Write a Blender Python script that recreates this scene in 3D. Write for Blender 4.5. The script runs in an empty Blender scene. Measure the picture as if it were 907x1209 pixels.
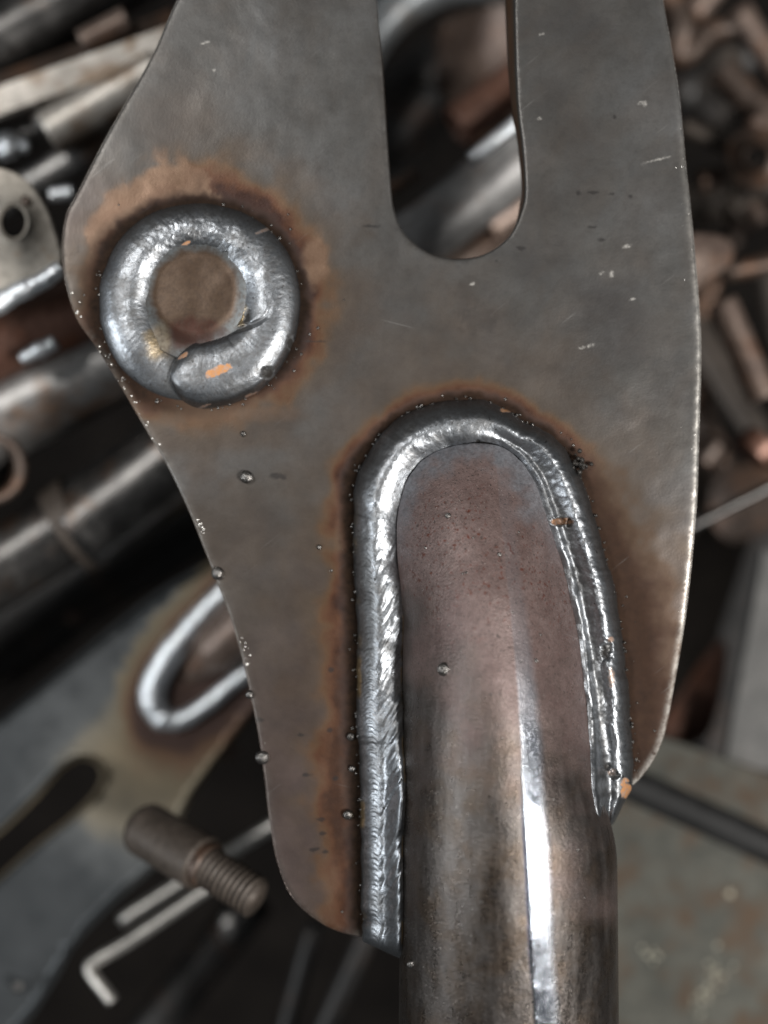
import bpy, math, random
import numpy as np
from mathutils import Vector, Matrix
from mathutils.geometry import delaunay_2d_cdt

# ------------------------------------------------------------------ camera, world, lamps
S = 0.00018            # metres per unit; the modelling unit is 0.18 mm
D = 0.26               # lens to plate, metres
DP = D / S
CX, CY = 453.5, 604.5
sc = bpy.context.scene
cam_d = bpy.data.cameras.new('camera')
cam = bpy.data.objects.new('camera', cam_d)
sc.collection.objects.link(cam)
cam.location = (0, 0, D)
cam_d.sensor_fit = 'HORIZONTAL'
cam_d.sensor_width = 36.0
cam_d.lens = 36.0 * D / (907 * S)
cam_d.clip_start = 0.01
cam_d.clip_end = 50
cam_d.dof.use_dof = True
cam_d.dof.focus_distance = D - 50 * S
cam_d.dof.aperture_fstop = 5.0
sc.camera = cam

w = bpy.data.worlds.new('World')
sc.world = w
w.use_nodes = True
w.node_tree.nodes['Background'].inputs[0].default_value = (0.93, 0.97, 1.0, 1)
w.node_tree.nodes['Background'].inputs[1].default_value = 0.085


def lamp(name, direction, dist, sx, sy, power, col):
    d = bpy.data.lights.new(name, 'AREA')
    d.shape = 'RECTANGLE'
    d.size, d.size_y = sx, sy
    d.energy = power
    d.color = col
    o = bpy.data.objects.new(name, d)
    sc.collection.objects.link(o)
    v = Vector(direction).normalized()
    o.location = v * dist
    o.rotation_euler = (-v).to_track_quat('-Z', 'Y').to_euler()
    return o


lamp('lamp_right', (0.60, -0.205, 0.77), 1.8, 0.16, 0.50, 50, (1.0, 0.97, 0.93))
lamp('lamp_left', (-0.85, -0.15, 0.50), 1.8, 0.28, 0.30, 14, (0.93, 0.97, 1.0))
lamp('lamp_overhead', (-0.42, 0.30, 0.86), 2.2, 0.42, 0.36, 22, (1.0, 0.98, 0.95))

vs = sc.view_settings
vs.view_transform = 'Standard'
vs.look = 'None'
vs.exposure = 0.0
vs.gamma = 1.0
vs.use_curve_mapping = False
sc.render.engine = 'CYCLES'
sc.cycles.use_denoising = True
sc.cycles.max_bounces = 6

rng = np.random.default_rng(7)
random.seed(7)


# ------------------------------------------------------------------ numeric helpers
def W(p):
    """modelling coordinates (x right, y down, z towards the lens) to metres."""
    p = np.asarray(p, float)
    z = deep(p[..., 2])
    k = (DP - z) / DP
    return np.stack([(p[..., 0] - CX) * k * S, (CY - p[..., 1]) * k * S, z * S], -1)


def deep(z):
    """the pile lies well below the bracket: its heights are spread out below -60."""
    z = np.asarray(z, float)
    return np.where(z > -60, z, -60 + (z + 60) * 1.7)


def _h(ix, iy, seed):
    n = (ix.astype(np.int64) * 374761393 + iy.astype(np.int64) * 668265263 + seed * 982451653) & 0x7fffffff
    n = ((n ^ (n >> 13)) * 1274126177) & 0x7fffffff
    n = (n ^ (n >> 16)) & 0xffffff
    return n / float(0xffffff)


def vnoise(x, y, seed=0):
    ix, iy = np.floor(x), np.floor(y)
    fx, fy = x - ix, y - iy
    fx = fx * fx * fx * (fx * (fx * 6 - 15) + 10)
    fy = fy * fy * fy * (fy * (fy * 6 - 15) + 10)
    a, b = _h(ix, iy, seed), _h(ix + 1, iy, seed)
    c, d = _h(ix, iy + 1, seed), _h(ix + 1, iy + 1, seed)
    return (a * (1 - fx) + b * fx) * (1 - fy) + (c * (1 - fx) + d * fx) * fy


def fbm(x, y, scale, octv=4, seed=0):
    x, y = np.asarray(x, float) / scale, np.asarray(y, float) / scale
    t, a, n = 0, 1.0, 0
    for o in range(octv):
        t = t + a * vnoise(x, y, seed + o * 17)
        n += a
        a *= 0.5
        x, y = x * 2.03 + 5.1, y * 2.03 + 9.7
    return t / n


def sstep(a, b, x):
    t = np.clip((np.asarray(x, float) - a) / (b - a), 0, 1)
    return t * t * (3 - 2 * t)


def crom(pts, n, closed=False):
    """Catmull-Rom through the points, n samples even in length."""
    P = np.asarray(pts, float)
    m = len(P)
    out = []
    sub = 24
    rngi = range(m if closed else m - 1)
    for i in rngi:
        if closed:
            p0, p1, p2, p3 = P[(i - 1) % m], P[i], P[(i + 1) % m], P[(i + 2) % m]
        else:
            p1, p2 = P[i], P[i + 1]
            p0 = P[i - 1] if i > 0 else 2 * p1 - p2
            p3 = P[i + 2] if i + 2 < m else 2 * p2 - p1
        for j in range(sub):
            t = j / sub
            out.append(0.5 * (2 * p1 + (p2 - p0) * t + (2 * p0 - 5 * p1 + 4 * p2 - p3) * t * t
                              + (-p0 + 3 * p1 - 3 * p2 + p3) * t ** 3))
    out.append(P[0] if closed else P[-1])
    out = np.array(out)
    if n is None:
        return out
    L = np.concatenate([[0], np.cumsum(np.linalg.norm(np.diff(out, axis=0), axis=1))])
    s = np.linspace(0, L[-1], n, endpoint=not closed)
    return np.stack([np.interp(s, L, out[:, k]) for k in range(out.shape[1])], -1)


def crom_pair(a, b, n):
    """two matched outlines resampled with one common parameter."""
    both = crom(np.hstack([np.asarray(a, float), np.asarray(b, float)]), None)
    mid = (both[:, :2] + both[:, 2:]) / 2
    L = np.concatenate([[0], np.cumsum(np.linalg.norm(np.diff(mid, axis=0), axis=1))])
    s = np.linspace(0, L[-1], n)
    r = np.stack([np.interp(s, L, both[:, k]) for k in range(4)], -1)
    return r[:, :2], r[:, 2:], s


def seg_dist(P, poly, closed=False):
    """distance of points P to a polyline."""
    poly = np.asarray(poly, float)
    if closed:
        poly = np.vstack([poly, poly[:1]])
    best = np.full(len(P), 1e9)
    for a, b in zip(poly[:-1], poly[1:]):
        ab = b - a
        l2 = max((ab * ab).sum(), 1e-9)
        t = np.clip(((P - a) @ ab) / l2, 0, 1)
        d = np.hypot(P[:, 0] - a[0] - t * ab[0], P[:, 1] - a[1] - t * ab[1])
        best = np.minimum(best, d)
    return best


def inside(P, poly):
    P = np.asarray(P, float)
    r = np.zeros(len(P), bool)
    q = np.asarray(poly, float)
    if len(P) > 400:
        # even-odd test on sorted heights: only the points that an edge spans are touched
        o = np.argsort(P[:, 1])
        ys, xs = P[o, 1], P[o, 0]
        rs = np.zeros(len(P), bool)
        for (xi, yi), (xj, yj) in zip(q, np.roll(q, 1, 0)):
            if yi == yj:
                continue
            a, b = np.searchsorted(ys, [min(yi, yj), max(yi, yj)])
            rs[a:b] ^= xs[a:b] < (xj - xi) * (ys[a:b] - yi) / (yj - yi) + xi
        r[o] = rs
        return r
    x, y = P[:, 0], P[:, 1]
    j = len(q) - 1
    for i in range(len(q)):
        xi, yi, xj, yj = q[i, 0], q[i, 1], q[j, 0], q[j, 1]
        c = ((yi > y) != (yj > y)) & (x < (xj - xi) * (y - yi) / (yj - yi + 1e-12) + xi)
        r ^= c
        j = i
    return r


# ------------------------------------------------------------------ object helpers
def mesh_obj(name, V, F, mat, parent=None, attrs=None, smooth=True, origin=None, kind=None):
    """V in metres, world space; the origin goes to `origin`, to the parent's place or to the middle."""
    V = np.asarray(V, float)
    me = bpy.data.meshes.new(name)
    if origin is None:
        origin = V.mean(0) if parent is None else np.array(ROOT(parent))
    V = V - np.array(origin)
    if isinstance(F, np.ndarray):
        F = F.tolist()
    me.from_pydata(V.tolist(), [], F)
    if attrs:
        for k, a in attrs.items():
            at = me.attributes.new(k, 'FLOAT', 'POINT')
            at.data.foreach_set('value', np.asarray(a, np.float32).ravel())
    if smooth:
        me.polygons.foreach_set('use_smooth', [True] * len(me.polygons))
    me.materials.append(mat)
    me.update()
    o = bpy.data.objects.new(name, me)
    sc.collection.objects.link(o)
    if parent is None:
        o.location = origin
    else:
        o.parent = parent
    if kind:
        o['kind'] = kind
    return o


def ROOT(o):
    v = Vector((0, 0, 0))
    while o is not None:
        v = v + o.location
        o = o.parent
    return v


def tag(o, label, cat, group=None, kind=None):
    o['label'] = label
    if cat:
        o['category'] = cat
    if group:
        o['group'] = group
    if kind:
        o['kind'] = kind
    return o


def thing(name, p, label, cat, group=None):
    o = bpy.data.objects.new(name, None)
    o.empty_display_size = 0.01
    o.location = W(np.array(p, float))
    sc.collection.objects.link(o)
    return tag(o, label, cat, group)


def grid_faces(n, m, close_m=False, close_n=False):
    i = np.arange(n if close_n else n - 1)
    j = np.arange(m if close_m else m - 1)
    I, J = np.meshgrid(i, j, indexing='ij')
    a = I * m + J
    b = I * m + (J + 1) % m
    c = ((I + 1) % n) * m + (J + 1) % m
    d = ((I + 1) % n) * m + J
    return np.stack([a, b, c, d], -1).reshape(-1, 4)


def tube_mesh(path, radius, seg=32, hollow=None, caps=True, bumps=0.0, seed=0):
    """swept round tube; path and radius in metres (radius may vary per point). Real wall when hollow."""
    P = np.asarray(path, float)
    n = len(P)
    R = np.broadcast_to(np.asarray(radius, float), (n,))
    T = np.gradient(P, axis=0)
    T /= np.linalg.norm(T, axis=1)[:, None] + 1e-12
    up = np.array([0.0, 0.0, 1.0]) if abs(T[0][2]) < 0.9 else np.array([1.0, 0, 0])
    rings = []
    th = np.linspace(0, 2 * math.pi, seg, endpoint=False)
    for k in range(n):
        a = np.cross(T[k], up)
        a /= np.linalg.norm(a)
        b = np.cross(a, T[k])
        r = R[k] * (1 + bumps * (fbm(th * 3, np.full(seg, k * 0.7), 1.0, 3, seed) - 0.5))
        rings.append(P[k] + np.outer(np.cos(th) * r, a) + np.outer(np.sin(th) * r, b))
    V = np.vstack(rings)
    F = grid_faces(n, seg, close_m=True)[:, ::-1].tolist()
    if hollow:
        rin = []
        for k in range(n):
            a = np.cross(T[k], up)
            a /= np.linalg.norm(a)
            b = np.cross(a, T[k])
            r = R[k] * hollow
            rin.append(P[k] + np.outer(np.cos(th) * r, a) + np.outer(np.sin(th) * r, b))
        base = len(V)
        V = np.vstack([V] + rin)
        F += (grid_faces(n, seg, close_m=True) + base).tolist()
        for j in range(seg):
            j2 = (j + 1) % seg
            F.append([j, j2, base + j2, base + j])
            e = (n - 1) * seg
            F.append([e + j2, e + j, base + e + j, base + e + j2])
    elif caps:
        F.append(list(range(seg)))
        F.append(list(range((n - 1) * seg, n * seg))[::-1])
    return V, F


def box_mesh(axis_a, axis_b, wvec, hvec, bev=0.12):
    """bar of rectangular section from a to b with half-vectors w,h and chamfered long edges."""
    a, b, wv, hv = [np.asarray(q, float) for q in (axis_a, axis_b, wvec, hvec)]
    c = 1 - bev
    lw, lh = np.linalg.norm(wv), np.linalg.norm(hv)
    m = bev * min(lw, lh)
    cw, ch = 1 - m / lw, 1 - m / lh
    sec = [(cw, 1), (-cw, 1), (-1, ch), (-1, -ch), (-cw, -1), (cw, -1), (1, -ch), (1, ch)]
    V, n = [], 8
    for e in (a, b):
        for (u, v) in sec:
            V.append(e + u * wv + v * hv)
    F = [[j, (j + 1) % n, n + (j + 1) % n, n + j] for j in range(n)]
    F += [list(range(n))[::-1], list(range(n, 2 * n))]
    return np.array(V), F


def merge(parts):
    V, F, b = [], [], 0
    for v, f in parts:
        V.append(np.asarray(v))
        F += [[i + b for i in q] for q in (f.tolist() if isinstance(f, np.ndarray) else f)]
        b += len(v)
    return np.vstack(V), F


def plate_mesh(outer, holes, z, thick, ztilt=None, rnd=1.5):
    """extruded plate from outlines in modelling coordinates, with rounded front rim."""
    loops = [np.asarray(outer, float)] + [np.asarray(h, float) for h in holes]
    zf = (lambda p: np.full(len(p), float(z))) if ztilt is None else (lambda p: ztilt(p))

    def offset(q, d):
        t = np.roll(q, -1, 0) - np.roll(q, 1, 0)
        t /= np.linalg.norm(t, axis=1)[:, None] + 1e-9
        nrm = np.stack([-t[:, 1], t[:, 0]], -1)
        area = 0.5 * np.sum(q[:, 0] * np.roll(q[:, 1], -1) - np.roll(q[:, 0], -1) * q[:, 1])
        return q + nrm * d * (1 if area > 0 else -1)
    V, F, cur = [], [], 0
    fi, bi = [], []
    for k, q in enumerate(loops):
        sgn = 1 if k == 0 else -1
        n = len(q)
        inner = offset(q, rnd * sgn)
        rows = [np.column_stack([inner, zf(inner)]), np.column_stack([offset(q, rnd * 0.3 * sgn), zf(q) - rnd * 0.3]),
                np.column_stack([q, zf(q) - rnd]), np.column_stack([q, zf(q) - thick])]
        V += rows
        f = grid_faces(4, n, close_m=True) + cur
        F += f.tolist()
        fi.append(np.arange(n) + cur)
        bi.append(np.arange(n) + cur + 3 * n)
        cur += 4 * n
    V = np.vstack(V)
    for idx, flip in ((fi, False), (bi, True)):
        allidx = np.concatenate(idx)
        pts = V[allidx][:, :2]
        ed, s0 = [], 0
        for lp in idx:
            n = len(lp)
            ed += [(s0 + j, s0 + (j + 1) % n) for j in range(n)]
            s0 += n
        vv, _, ff, ov, _, _ = delaunay_2d_cdt([Vector(p) for p in pts], ed, [], 0, 1e-6)
        vv = np.array([[p.x, p.y] for p in vv])
        cen = np.array([vv[list(t)].mean(0) for t in ff])
        ok = inside(cen, V[idx[0]][:, :2])
        for lp in idx[1:]:
            ok &= ~inside(cen, V[lp][:, :2])
        mp = [allidx[o[0]] for o in ov]
        for t, g in zip(ff, ok):
            if g:
                tt = [int(mp[i]) for i in t]
                F.append(tt if flip else tt[::-1])
    return V, F


# ------------------------------------------------------------------ materials
class NT:
    def __init__(self, name):
        self.m = bpy.data.materials.new(name)
        self.m.use_nodes = True
        self.t = self.m.node_tree
        self.n = self.t.nodes
        self.b = self.n['Principled BSDF']
        tc = self.n.new('ShaderNodeTexCoord')
        mp = self.n.new('ShaderNodeMapping')
        mp.inputs['Scale'].default_value = (1 / S, 1 / S, 1 / S)
        self.t.links.new(tc.outputs['Object'], mp.inputs['Vector'])
        self.co = mp.outputs[0]

    def link(self, a, b):
        self.t.links.new(a, b)

    def put(self, sock, v):
        if hasattr(v, 'is_linked') or hasattr(v, 'links'):
            self.link(v, sock)
        else:
            if isinstance(v, tuple) and len(v) == 3 and sock.type == 'RGBA':
                v = (*v, 1)
            sock.default_value = v

    def noise(self, size, detail=4, rough=0.55, dist=0.0, stretch=None, vec=None, rot=0.0):
        nd = self.n.new('ShaderNodeTexNoise')
        co = vec or self.co
        if stretch or rot:
            r = self.n.new('ShaderNodeMapping')
            r.inputs['Rotation'].default_value = (0, 0, rot)
            self.link(co, r.inputs['Vector'])
            co = r.outputs[0]
            if stretch:
                mp = self.n.new('ShaderNodeMapping')
                mp.inputs['Scale'].default_value = stretch
                self.link(co, mp.inputs['Vector'])
                co = mp.outputs[0]
        self.link(co, nd.inputs['Vector'])
        nd.inputs['Scale'].default_value = 1.0 / size
        nd.inputs['Detail'].default_value = detail
        nd.inputs['Roughness'].default_value = rough
        nd.inputs['Distortion'].default_value = dist
        return nd.outputs['Fac']

    def ramp(self, v, *stops):
        r = self.n.new('ShaderNodeValToRGB')
        e = r.color_ramp.elements
        while len(e) < len(stops):
            e.new(0.5)
        for k, (p, c) in enumerate(stops):
            e[k].position = p
            c = (c, c, c) if not isinstance(c, tuple) else c
            e[k].color = (*c, 1)
        self.put(r.inputs[0], v)
        return r.outputs[0]

    def mix(self, f, a, b, mode='MIX'):
        x = self.n.new('ShaderNodeMix')
        x.data_type = 'RGBA'
        x.blend_type = mode
        self.put(x.inputs[0], f)
        self.put(x.inputs[6], a)
        self.put(x.inputs[7], b)
        return x.outputs[2]

    def math(self, op, a, b=0.0, clamp=False):
        x = self.n.new('ShaderNodeMath')
        x.operation = op
        x.use_clamp = clamp
        self.put(x.inputs[0], a)
        self.put(x.inputs[1], b)
        return x.outputs[0]

    def attr(self, name):
        a = self.n.new('ShaderNodeAttribute')
        a.attribute_name = name
        return a.outputs['Fac']

    def bump(self, h, dist, strength=1.0, normal=None):
        b = self.n.new('ShaderNodeBump')
        b.inputs['Strength'].default_value = strength
        b.inputs['Distance'].default_value = dist * S
        self.link(h, b.inputs['Height'])
        if normal is not None:
            self.link(normal, b.inputs['Normal'])
        return b.outputs[0]

    def out(self, color, rough, metal, normal=None, spec=0.5):
        self.put(self.b.inputs['Base Color'], color)
        self.put(self.b.inputs['Roughness'], rough)
        self.put(self.b.inputs['Metallic'], metal)
        self.b.inputs['Specular IOR Level'].default_value = spec
        if normal is not None:
            self.link(normal, self.b.inputs['Normal'])
        return self.m


def steel_plate_mat():
    t = NT('mill_scale_steel')
    big = t.noise(150, 3, 0.5, 0.2)
    mott = t.noise(46, 5, 0.62, 0.15)
    fine = t.noise(9, 5, 0.65)
    grain = t.noise(2.4, 3, 0.6)
    wisp = t.noise(70, 5, 0.6, 0.5, (1.0, 0.55, 1.0), rot=0.5)
    base = t.ramp(big, (0.28, (0.047, 0.044, 0.043)), (0.50, (0.068, 0.066, 0.063)), (0.72, (0.096, 0.096, 0.096)))
    base = t.mix(t.ramp(wisp, (0.44, 0.0), (0.72, 0.38)), base, (0.070, 0.053, 0.040))
    base = t.mix(t.ramp(mott, (0.50, 0.0), (0.74, 0.20)), base, (0.100, 0.099, 0.098))
    base = t.mix(t.ramp(mott, (0.26, 0.22), (0.46, 0.0)), base, (0.040, 0.037, 0.036))
    base = t.mix(t.ramp(fine, (0.36, 0.25), (0.52, 0.0)), base, (0.040, 0.037, 0.035))
    base = t.mix(t.ramp(grain, (0.34, 0.16), (0.55, 0.0)), base, (0.030, 0.028, 0.027))
    base = t.mix(t.attr('haze'), base, t.ramp(mott, (0.3, (0.048, 0.033, 0.024)), (0.7, (0.076, 0.054, 0.038))))
    purple = t.attr('purple')
    base = t.mix(purple, base, t.ramp(mott, (0.35, (0.055, 0.040, 0.037)), (0.7, (0.080, 0.057, 0.051))))
    heat = t.attr('burn')
    hv = t.math('ADD', heat, t.math('MULTIPLY', t.math('SUBTRACT', t.noise(24, 5, 0.65), 0.5), 0.4))
    hcol = t.ramp(hv, (0.15, (0.075, 0.055, 0.037)), (0.48, (0.108, 0.054, 0.022)), (0.70, (0.080, 0.031, 0.013)), (0.92, (0.026, 0.009, 0.005)))
    base = t.mix(t.ramp(heat, (0.0, 0.0), (0.85, 1.0)), base, hcol)
    tan = t.attr('tan')
    tcol = t.ramp(t.noise(36, 5, 0.65), (0.3, (0.098, 0.056, 0.034)), (0.7, (0.165, 0.104, 0.068)))
    base = t.mix(tan, base, tcol)
    soot = t.attr('soot')
    base = t.mix(soot, base, t.ramp(fine, (0.3, (0.005, 0.004, 0.003)), (0.75, (0.018, 0.011, 0.007))))
    base = t.mix(t.attr('dark'), base, (0.020, 0.018, 0.018))
    scr = t.noise(5, 3, 0.6, 0.0, (1.0, 0.035, 1.0), rot=0.9)
    scr2 = t.noise(6, 3, 0.6, 0.0, (0.03, 1.0, 1.0), rot=0.25)
    scm = t.math('MAXIMUM', t.ramp(scr, (0.70, 0.0), (0.76, 0.5)), t.ramp(scr2, (0.71, 0.0), (0.77, 0.5)))
    base = t.mix(scm, base, (0.17, 0.165, 0.16))
    edge = t.attr('edge')                              # 1 at the rim
    wear = t.math('MULTIPLY', edge, t.ramp(t.noise(16, 6, 0.8), (0.34, 0.0), (0.66, 1.0)), True)
    bright = t.attr('bright')
    base = t.mix(wear, base, (0.34, 0.325, 0.30))
    base = t.mix(t.math('MULTIPLY', bright, t.ramp(t.noise(3.5, 3, 0.7), (0.40, 0.0), (0.58, 0.75))), base, (0.36, 0.345, 0.32))
    rough = t.ramp(t.noise(60, 5, 0.6), (0.3, 0.34), (0.7, 0.43))
    rough = t.mix(wear, rough, (0.34, 0.34, 0.34))
    metal = t.math('ADD', 0.55, t.math('MULTIPLY', wear, 0.2), True)
    metal = t.math('SUBTRACT', metal, t.math('MAXIMUM', t.math('MULTIPLY', soot, 0.75), t.math('MULTIPLY', bright, 0.3)), True)
    h = t.math('ADD', t.math('MULTIPLY', fine, 0.5), t.math('MULTIPLY', grain, 0.45))
    n = t.bump(h, 0.6, 0.5)
    n = t.bump(big, 22, 0.22, n)
    rough = t.mix(soot, rough, (0.9, 0.9, 0.9))
    m = t.out(base, rough, metal, n)
    t.link(t.math('SUBTRACT', 0.5, t.math('MULTIPLY', soot, 0.47), True), t.b.inputs['Specular IOR Level'])
    return m


def weld_mat(name='weld_metal', dirt=1.0, tint=(0.33, 0.35, 0.375)):
    t = NT(name)
    fine = t.noise(3.2, 4, 0.65)
    mid = t.noise(14, 5, 0.7, 0.8)
    big = t.noise(48, 3, 0.6)
    base = t.ramp(big, (0.35, tuple(c * 0.72 for c in tint)), (0.68, tint))
    base = t.mix(t.ramp(mid, (0.38, 0.8 * dirt), (0.56, 0.0)), base, (0.15, 0.155, 0.16))
    base = t.mix(t.ramp(fine, (0.33, 0.6), (0.47, 0.0)), base, (0.16, 0.15, 0.15))
    spk = t.noise(4.2, 2, 0.5)
    base = t.mix(t.ramp(spk, (0.27, 0.85), (0.33, 0.0)), base, (0.03, 0.028, 0.026))
    base = t.mix(t.attr('oxide_shade'), base, (0.085, 0.082, 0.078))
    base = t.mix(t.attr('gold'), base, (0.42, 0.30, 0.14))
    base = t.mix(t.math('MULTIPLY', t.attr('copper'), t.ramp(t.noise(5, 4, 0.7), (0.36, 0.35), (0.55, 1.0))), base, (0.42, 0.19, 0.065))
    base = t.mix(t.attr('black'), base, (0.012, 0.010, 0.008))
    rough = t.ramp(mid, (0.3, 0.48), (0.7, 0.32))
    rough = t.mix(t.attr('oxide_shade'), rough, (0.5, 0.5, 0.5))
    metal = t.math('SUBTRACT', 1.0, t.math('MAXIMUM', t.attr('copper'), t.attr('black')), True)
    h = t.math('ADD', t.math('MULTIPLY', fine, 0.7), t.math('MULTIPLY', mid, 0.8))
    n = t.bump(t.math('ADD', h, t.math('MULTIPLY', t.noise(1.6, 2, 0.5), 0.35)), 0.5, 0.55)
    return t.out(base, rough, metal, n)


def main_tube_mat():
    t = NT('drawn_tube_steel')
    up = t.attr('upper')
    sp = t.noise(5.0, 3, 0.6)
    mid = t.noise(40, 5, 0.65, 0.4)
    strk = t.noise(16, 4, 0.65, 0.0, (1.0, 0.16, 1.0))
    low = t.ramp(strk, (0.3, (0.050, 0.042, 0.037)), (0.7, (0.120, 0.109, 0.102)))
    low = t.mix(t.ramp(mid, (0.45, 0.0), (0.65, 0.6)), low, (0.078, 0.055, 0.037))
    brown = t.ramp(mid, (0.3, (0.098, 0.062, 0.056)), (0.7, (0.168, 0.122, 0.114)))
    brown = t.mix(t.math('MULTIPLY', t.ramp(sp, (0.58, 0.0), (0.66, 1.0)), t.attr('rusty'), True), brown, (0.085, 0.022, 0.012))
    sp2 = t.noise(3.0, 2, 0.5)
    brown = t.mix(t.ramp(sp2, (0.31, 0.8), (0.38, 0.0)), brown, (0.03, 0.024, 0.021))
    brown = t.mix(t.ramp(t.noise(7, 5, 0.75), (0.38, 0.45), (0.55, 0.0)), brown, (0.062, 0.042, 0.037))
    brown = t.mix(t.ramp(t.noise(2.0, 2, 0.5), (0.68, 0.0), (0.74, 0.6)), brown, (0.32, 0.29, 0.27))
    base = t.mix(up, low, brown)
    base = t.mix(t.attr('blue'), base, t.ramp(sp, (0.35, (0.085, 0.095, 0.108)), (0.6, (0.150, 0.165, 0.185))))
    base = t.mix(t.attr('soot'), base, (0.03, 0.026, 0.022))
    seam = t.attr('seam')
    base = t.mix(seam, base, t.ramp(strk, (0.3, (0.13, 0.145, 0.17)), (0.7, (0.20, 0.215, 0.235))))
    base = t.mix(t.attr('seamline'), base, (0.030, 0.038, 0.065))
    rough = t.ramp(t.math('ADD', t.math('MULTIPLY', sp, 0.5), t.math('MULTIPLY', strk, 0.5)), (0.36, 0.22), (0.62, 0.42))
    rough = t.mix(up, rough, (0.46, 0.46, 0.46))
    rough = t.mix(seam, rough, t.ramp(strk, (0.35, 0.10), (0.65, 0.20)))
    metal = t.math('SUBTRACT', 0.85, t.math('MULTIPLY', up, 0.5), True)
    h = t.math('ADD', t.math('MULTIPLY', t.noise(2.4, 3, 0.6), 0.8), t.math('MULTIPLY', strk, 0.5))
    h = t.math('MULTIPLY', h, t.math('SUBTRACT', 1.0, t.math('MULTIPLY', seam, 0.45), True))
    n = t.bump(h, 1.3, 0.7)
    return t.out(base, rough, metal, n)


def pin_mat():
    t = NT('pin_end_steel')
    r = t.attr('rad')
    mid = t.noise(22, 5, 0.65)
    c = t.ramp(mid, (0.3, (0.048, 0.028, 0.016)), (0.7, (0.076, 0.050, 0.033)))
    rr = t.math('ADD', r, t.math('MULTIPLY', t.math('SUBTRACT', t.noise(20, 3), 0.5), 0.22))
    c = t.mix(t.ramp(rr, (0.86, 0.0), (1.02, 1.0)), c, (0.085, 0.092, 0.095))
    c = t.mix(t.attr('red'), c, (0.035, 0.010, 0.005))
    c = t.mix(t.attr('yellow'), c, (0.20, 0.15, 0.085))
    c = t.mix(t.ramp(t.noise(5, 4, 0.7), (0.36, 0.5), (0.55, 0.0)), c, (0.035, 0.022, 0.015))
    n = t.bump(t.noise(4, 4), 0.3, 0.4)
    return t.out(c, 0.40, 0.6, n)


def simple_steel(name, c1, c2, rough=0.35, metal=0.85, size=30, rust=None, rust_amt=0.5, bump=0.6, stretch=None, spec=0.5):
    t = NT(name)
    info = t.n.new('ShaderNodeObjectInfo')
    add = t.n.new('ShaderNodeVectorMath')
    add.operation = 'ADD'
    sc_ = t.n.new('ShaderNodeMath')
    sc_.operation = 'MULTIPLY'
    sc_.inputs[1].default_value = 900
    t.link(info.outputs['Random'], sc_.inputs[0])
    t.link(t.co, add.inputs[0])
    t.link(sc_.outputs[0], add.inputs[1])
    t.co = add.outputs[0]
    m = t.noise(size, 5, 0.65, 0.3, stretch)
    f = t.noise(size * 0.2, 4, 0.6)
    c = t.ramp(m, (0.3, c1), (0.7, c2))
    c = t.mix(t.ramp(f, (0.35, 0.4), (0.55, 0.0)), c, tuple(x * 0.45 for x in c1))
    if rust:
        c = t.mix(t.ramp(t.noise(size * 1.6, 5, 0.7), (0.62 - 0.3 * rust_amt, 0.0), (0.72 - 0.2 * rust_amt, 0.9)), c, rust)
    r = t.ramp(f, (0.3, max(0.05, rough - 0.07)), (0.7, min(1, rough + 0.10)))
    n = t.bump(t.math('ADD', f, m), 1.0, bump)
    return t.out(c, r, metal, n, spec)


M_PLATE = steel_plate_mat()
M_WELD = weld_mat()
M_TUBE = main_tube_mat()
M_PIN = pin_mat()
M_SPAT = simple_steel('spatter_steel', (0.09, 0.085, 0.08), (0.24, 0.23, 0.22), 0.30, 0.95, 6)
M_FLAKE = simple_steel('bare_steel_flake', (0.55, 0.53, 0.5), (0.75, 0.73, 0.7), 0.25, 0.8, 4)
M_SLAG = simple_steel('black_slag', (0.012, 0.011, 0.010), (0.05, 0.045, 0.04), 0.4, 0.3, 5)
M_DARK = simple_steel('dark_tube_steel', (0.055, 0.053, 0.052), (0.13, 0.125, 0.12), 0.34, 0.9, 60, (0.09, 0.055, 0.035), 0.25, bump=0.1)
M_GREY = simple_steel('grey_tube_steel', (0.19, 0.185, 0.18), (0.36, 0.35, 0.34), 0.42, 0.85, 60, (0.16, 0.10, 0.065), 0.35, bump=0.15)
M_PALE = simple_steel('pale_bright_steel', (0.34, 0.31, 0.275), (0.60, 0.56, 0.51), 0.42, 0.6, 50, (0.20, 0.125, 0.07), 0.42)
M_BEIGE = simple_steel('beige_primer_steel', (0.33, 0.30, 0.26), (0.42, 0.385, 0.335), 0.55, 0.2, 60, (0.22, 0.14, 0.08), 0.12)
M_BROWN = simple_steel('brown_scaled_steel', (0.034, 0.024, 0.019), (0.090, 0.064, 0.050), 0.45, 0.5, 45, (0.10, 0.052, 0.03), 0.4)
M_PINK = simple_steel('pinkish_scaled_steel', (0.090, 0.062, 0.051), (0.21, 0.158, 0.13), 0.42, 0.5, 45, (0.15, 0.075, 0.042), 0.35)
M_RED = simple_steel('red_brown_steel', (0.10, 0.048, 0.033), (0.20, 0.105, 0.075), 0.42, 0.45, 45, (0.16, 0.06, 0.03), 0.3)
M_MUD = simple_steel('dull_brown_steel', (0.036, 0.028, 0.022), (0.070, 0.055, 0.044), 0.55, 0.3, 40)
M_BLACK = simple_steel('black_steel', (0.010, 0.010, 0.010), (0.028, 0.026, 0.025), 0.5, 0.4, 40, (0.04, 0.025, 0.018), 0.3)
M_WELD2 = simple_steel('blurred_weld_bead', (0.62, 0.66, 0.70), (0.80, 0.83, 0.86), 0.38, 0.95, 20, bump=1.0)
M_SHEET = simple_steel('stained_green_grey_sheet', (0.040, 0.041, 0.035), (0.088, 0.086, 0.072), 0.7, 0.1, 45, (0.058, 0.036, 0.021), 0.45, spec=0.25)
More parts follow.
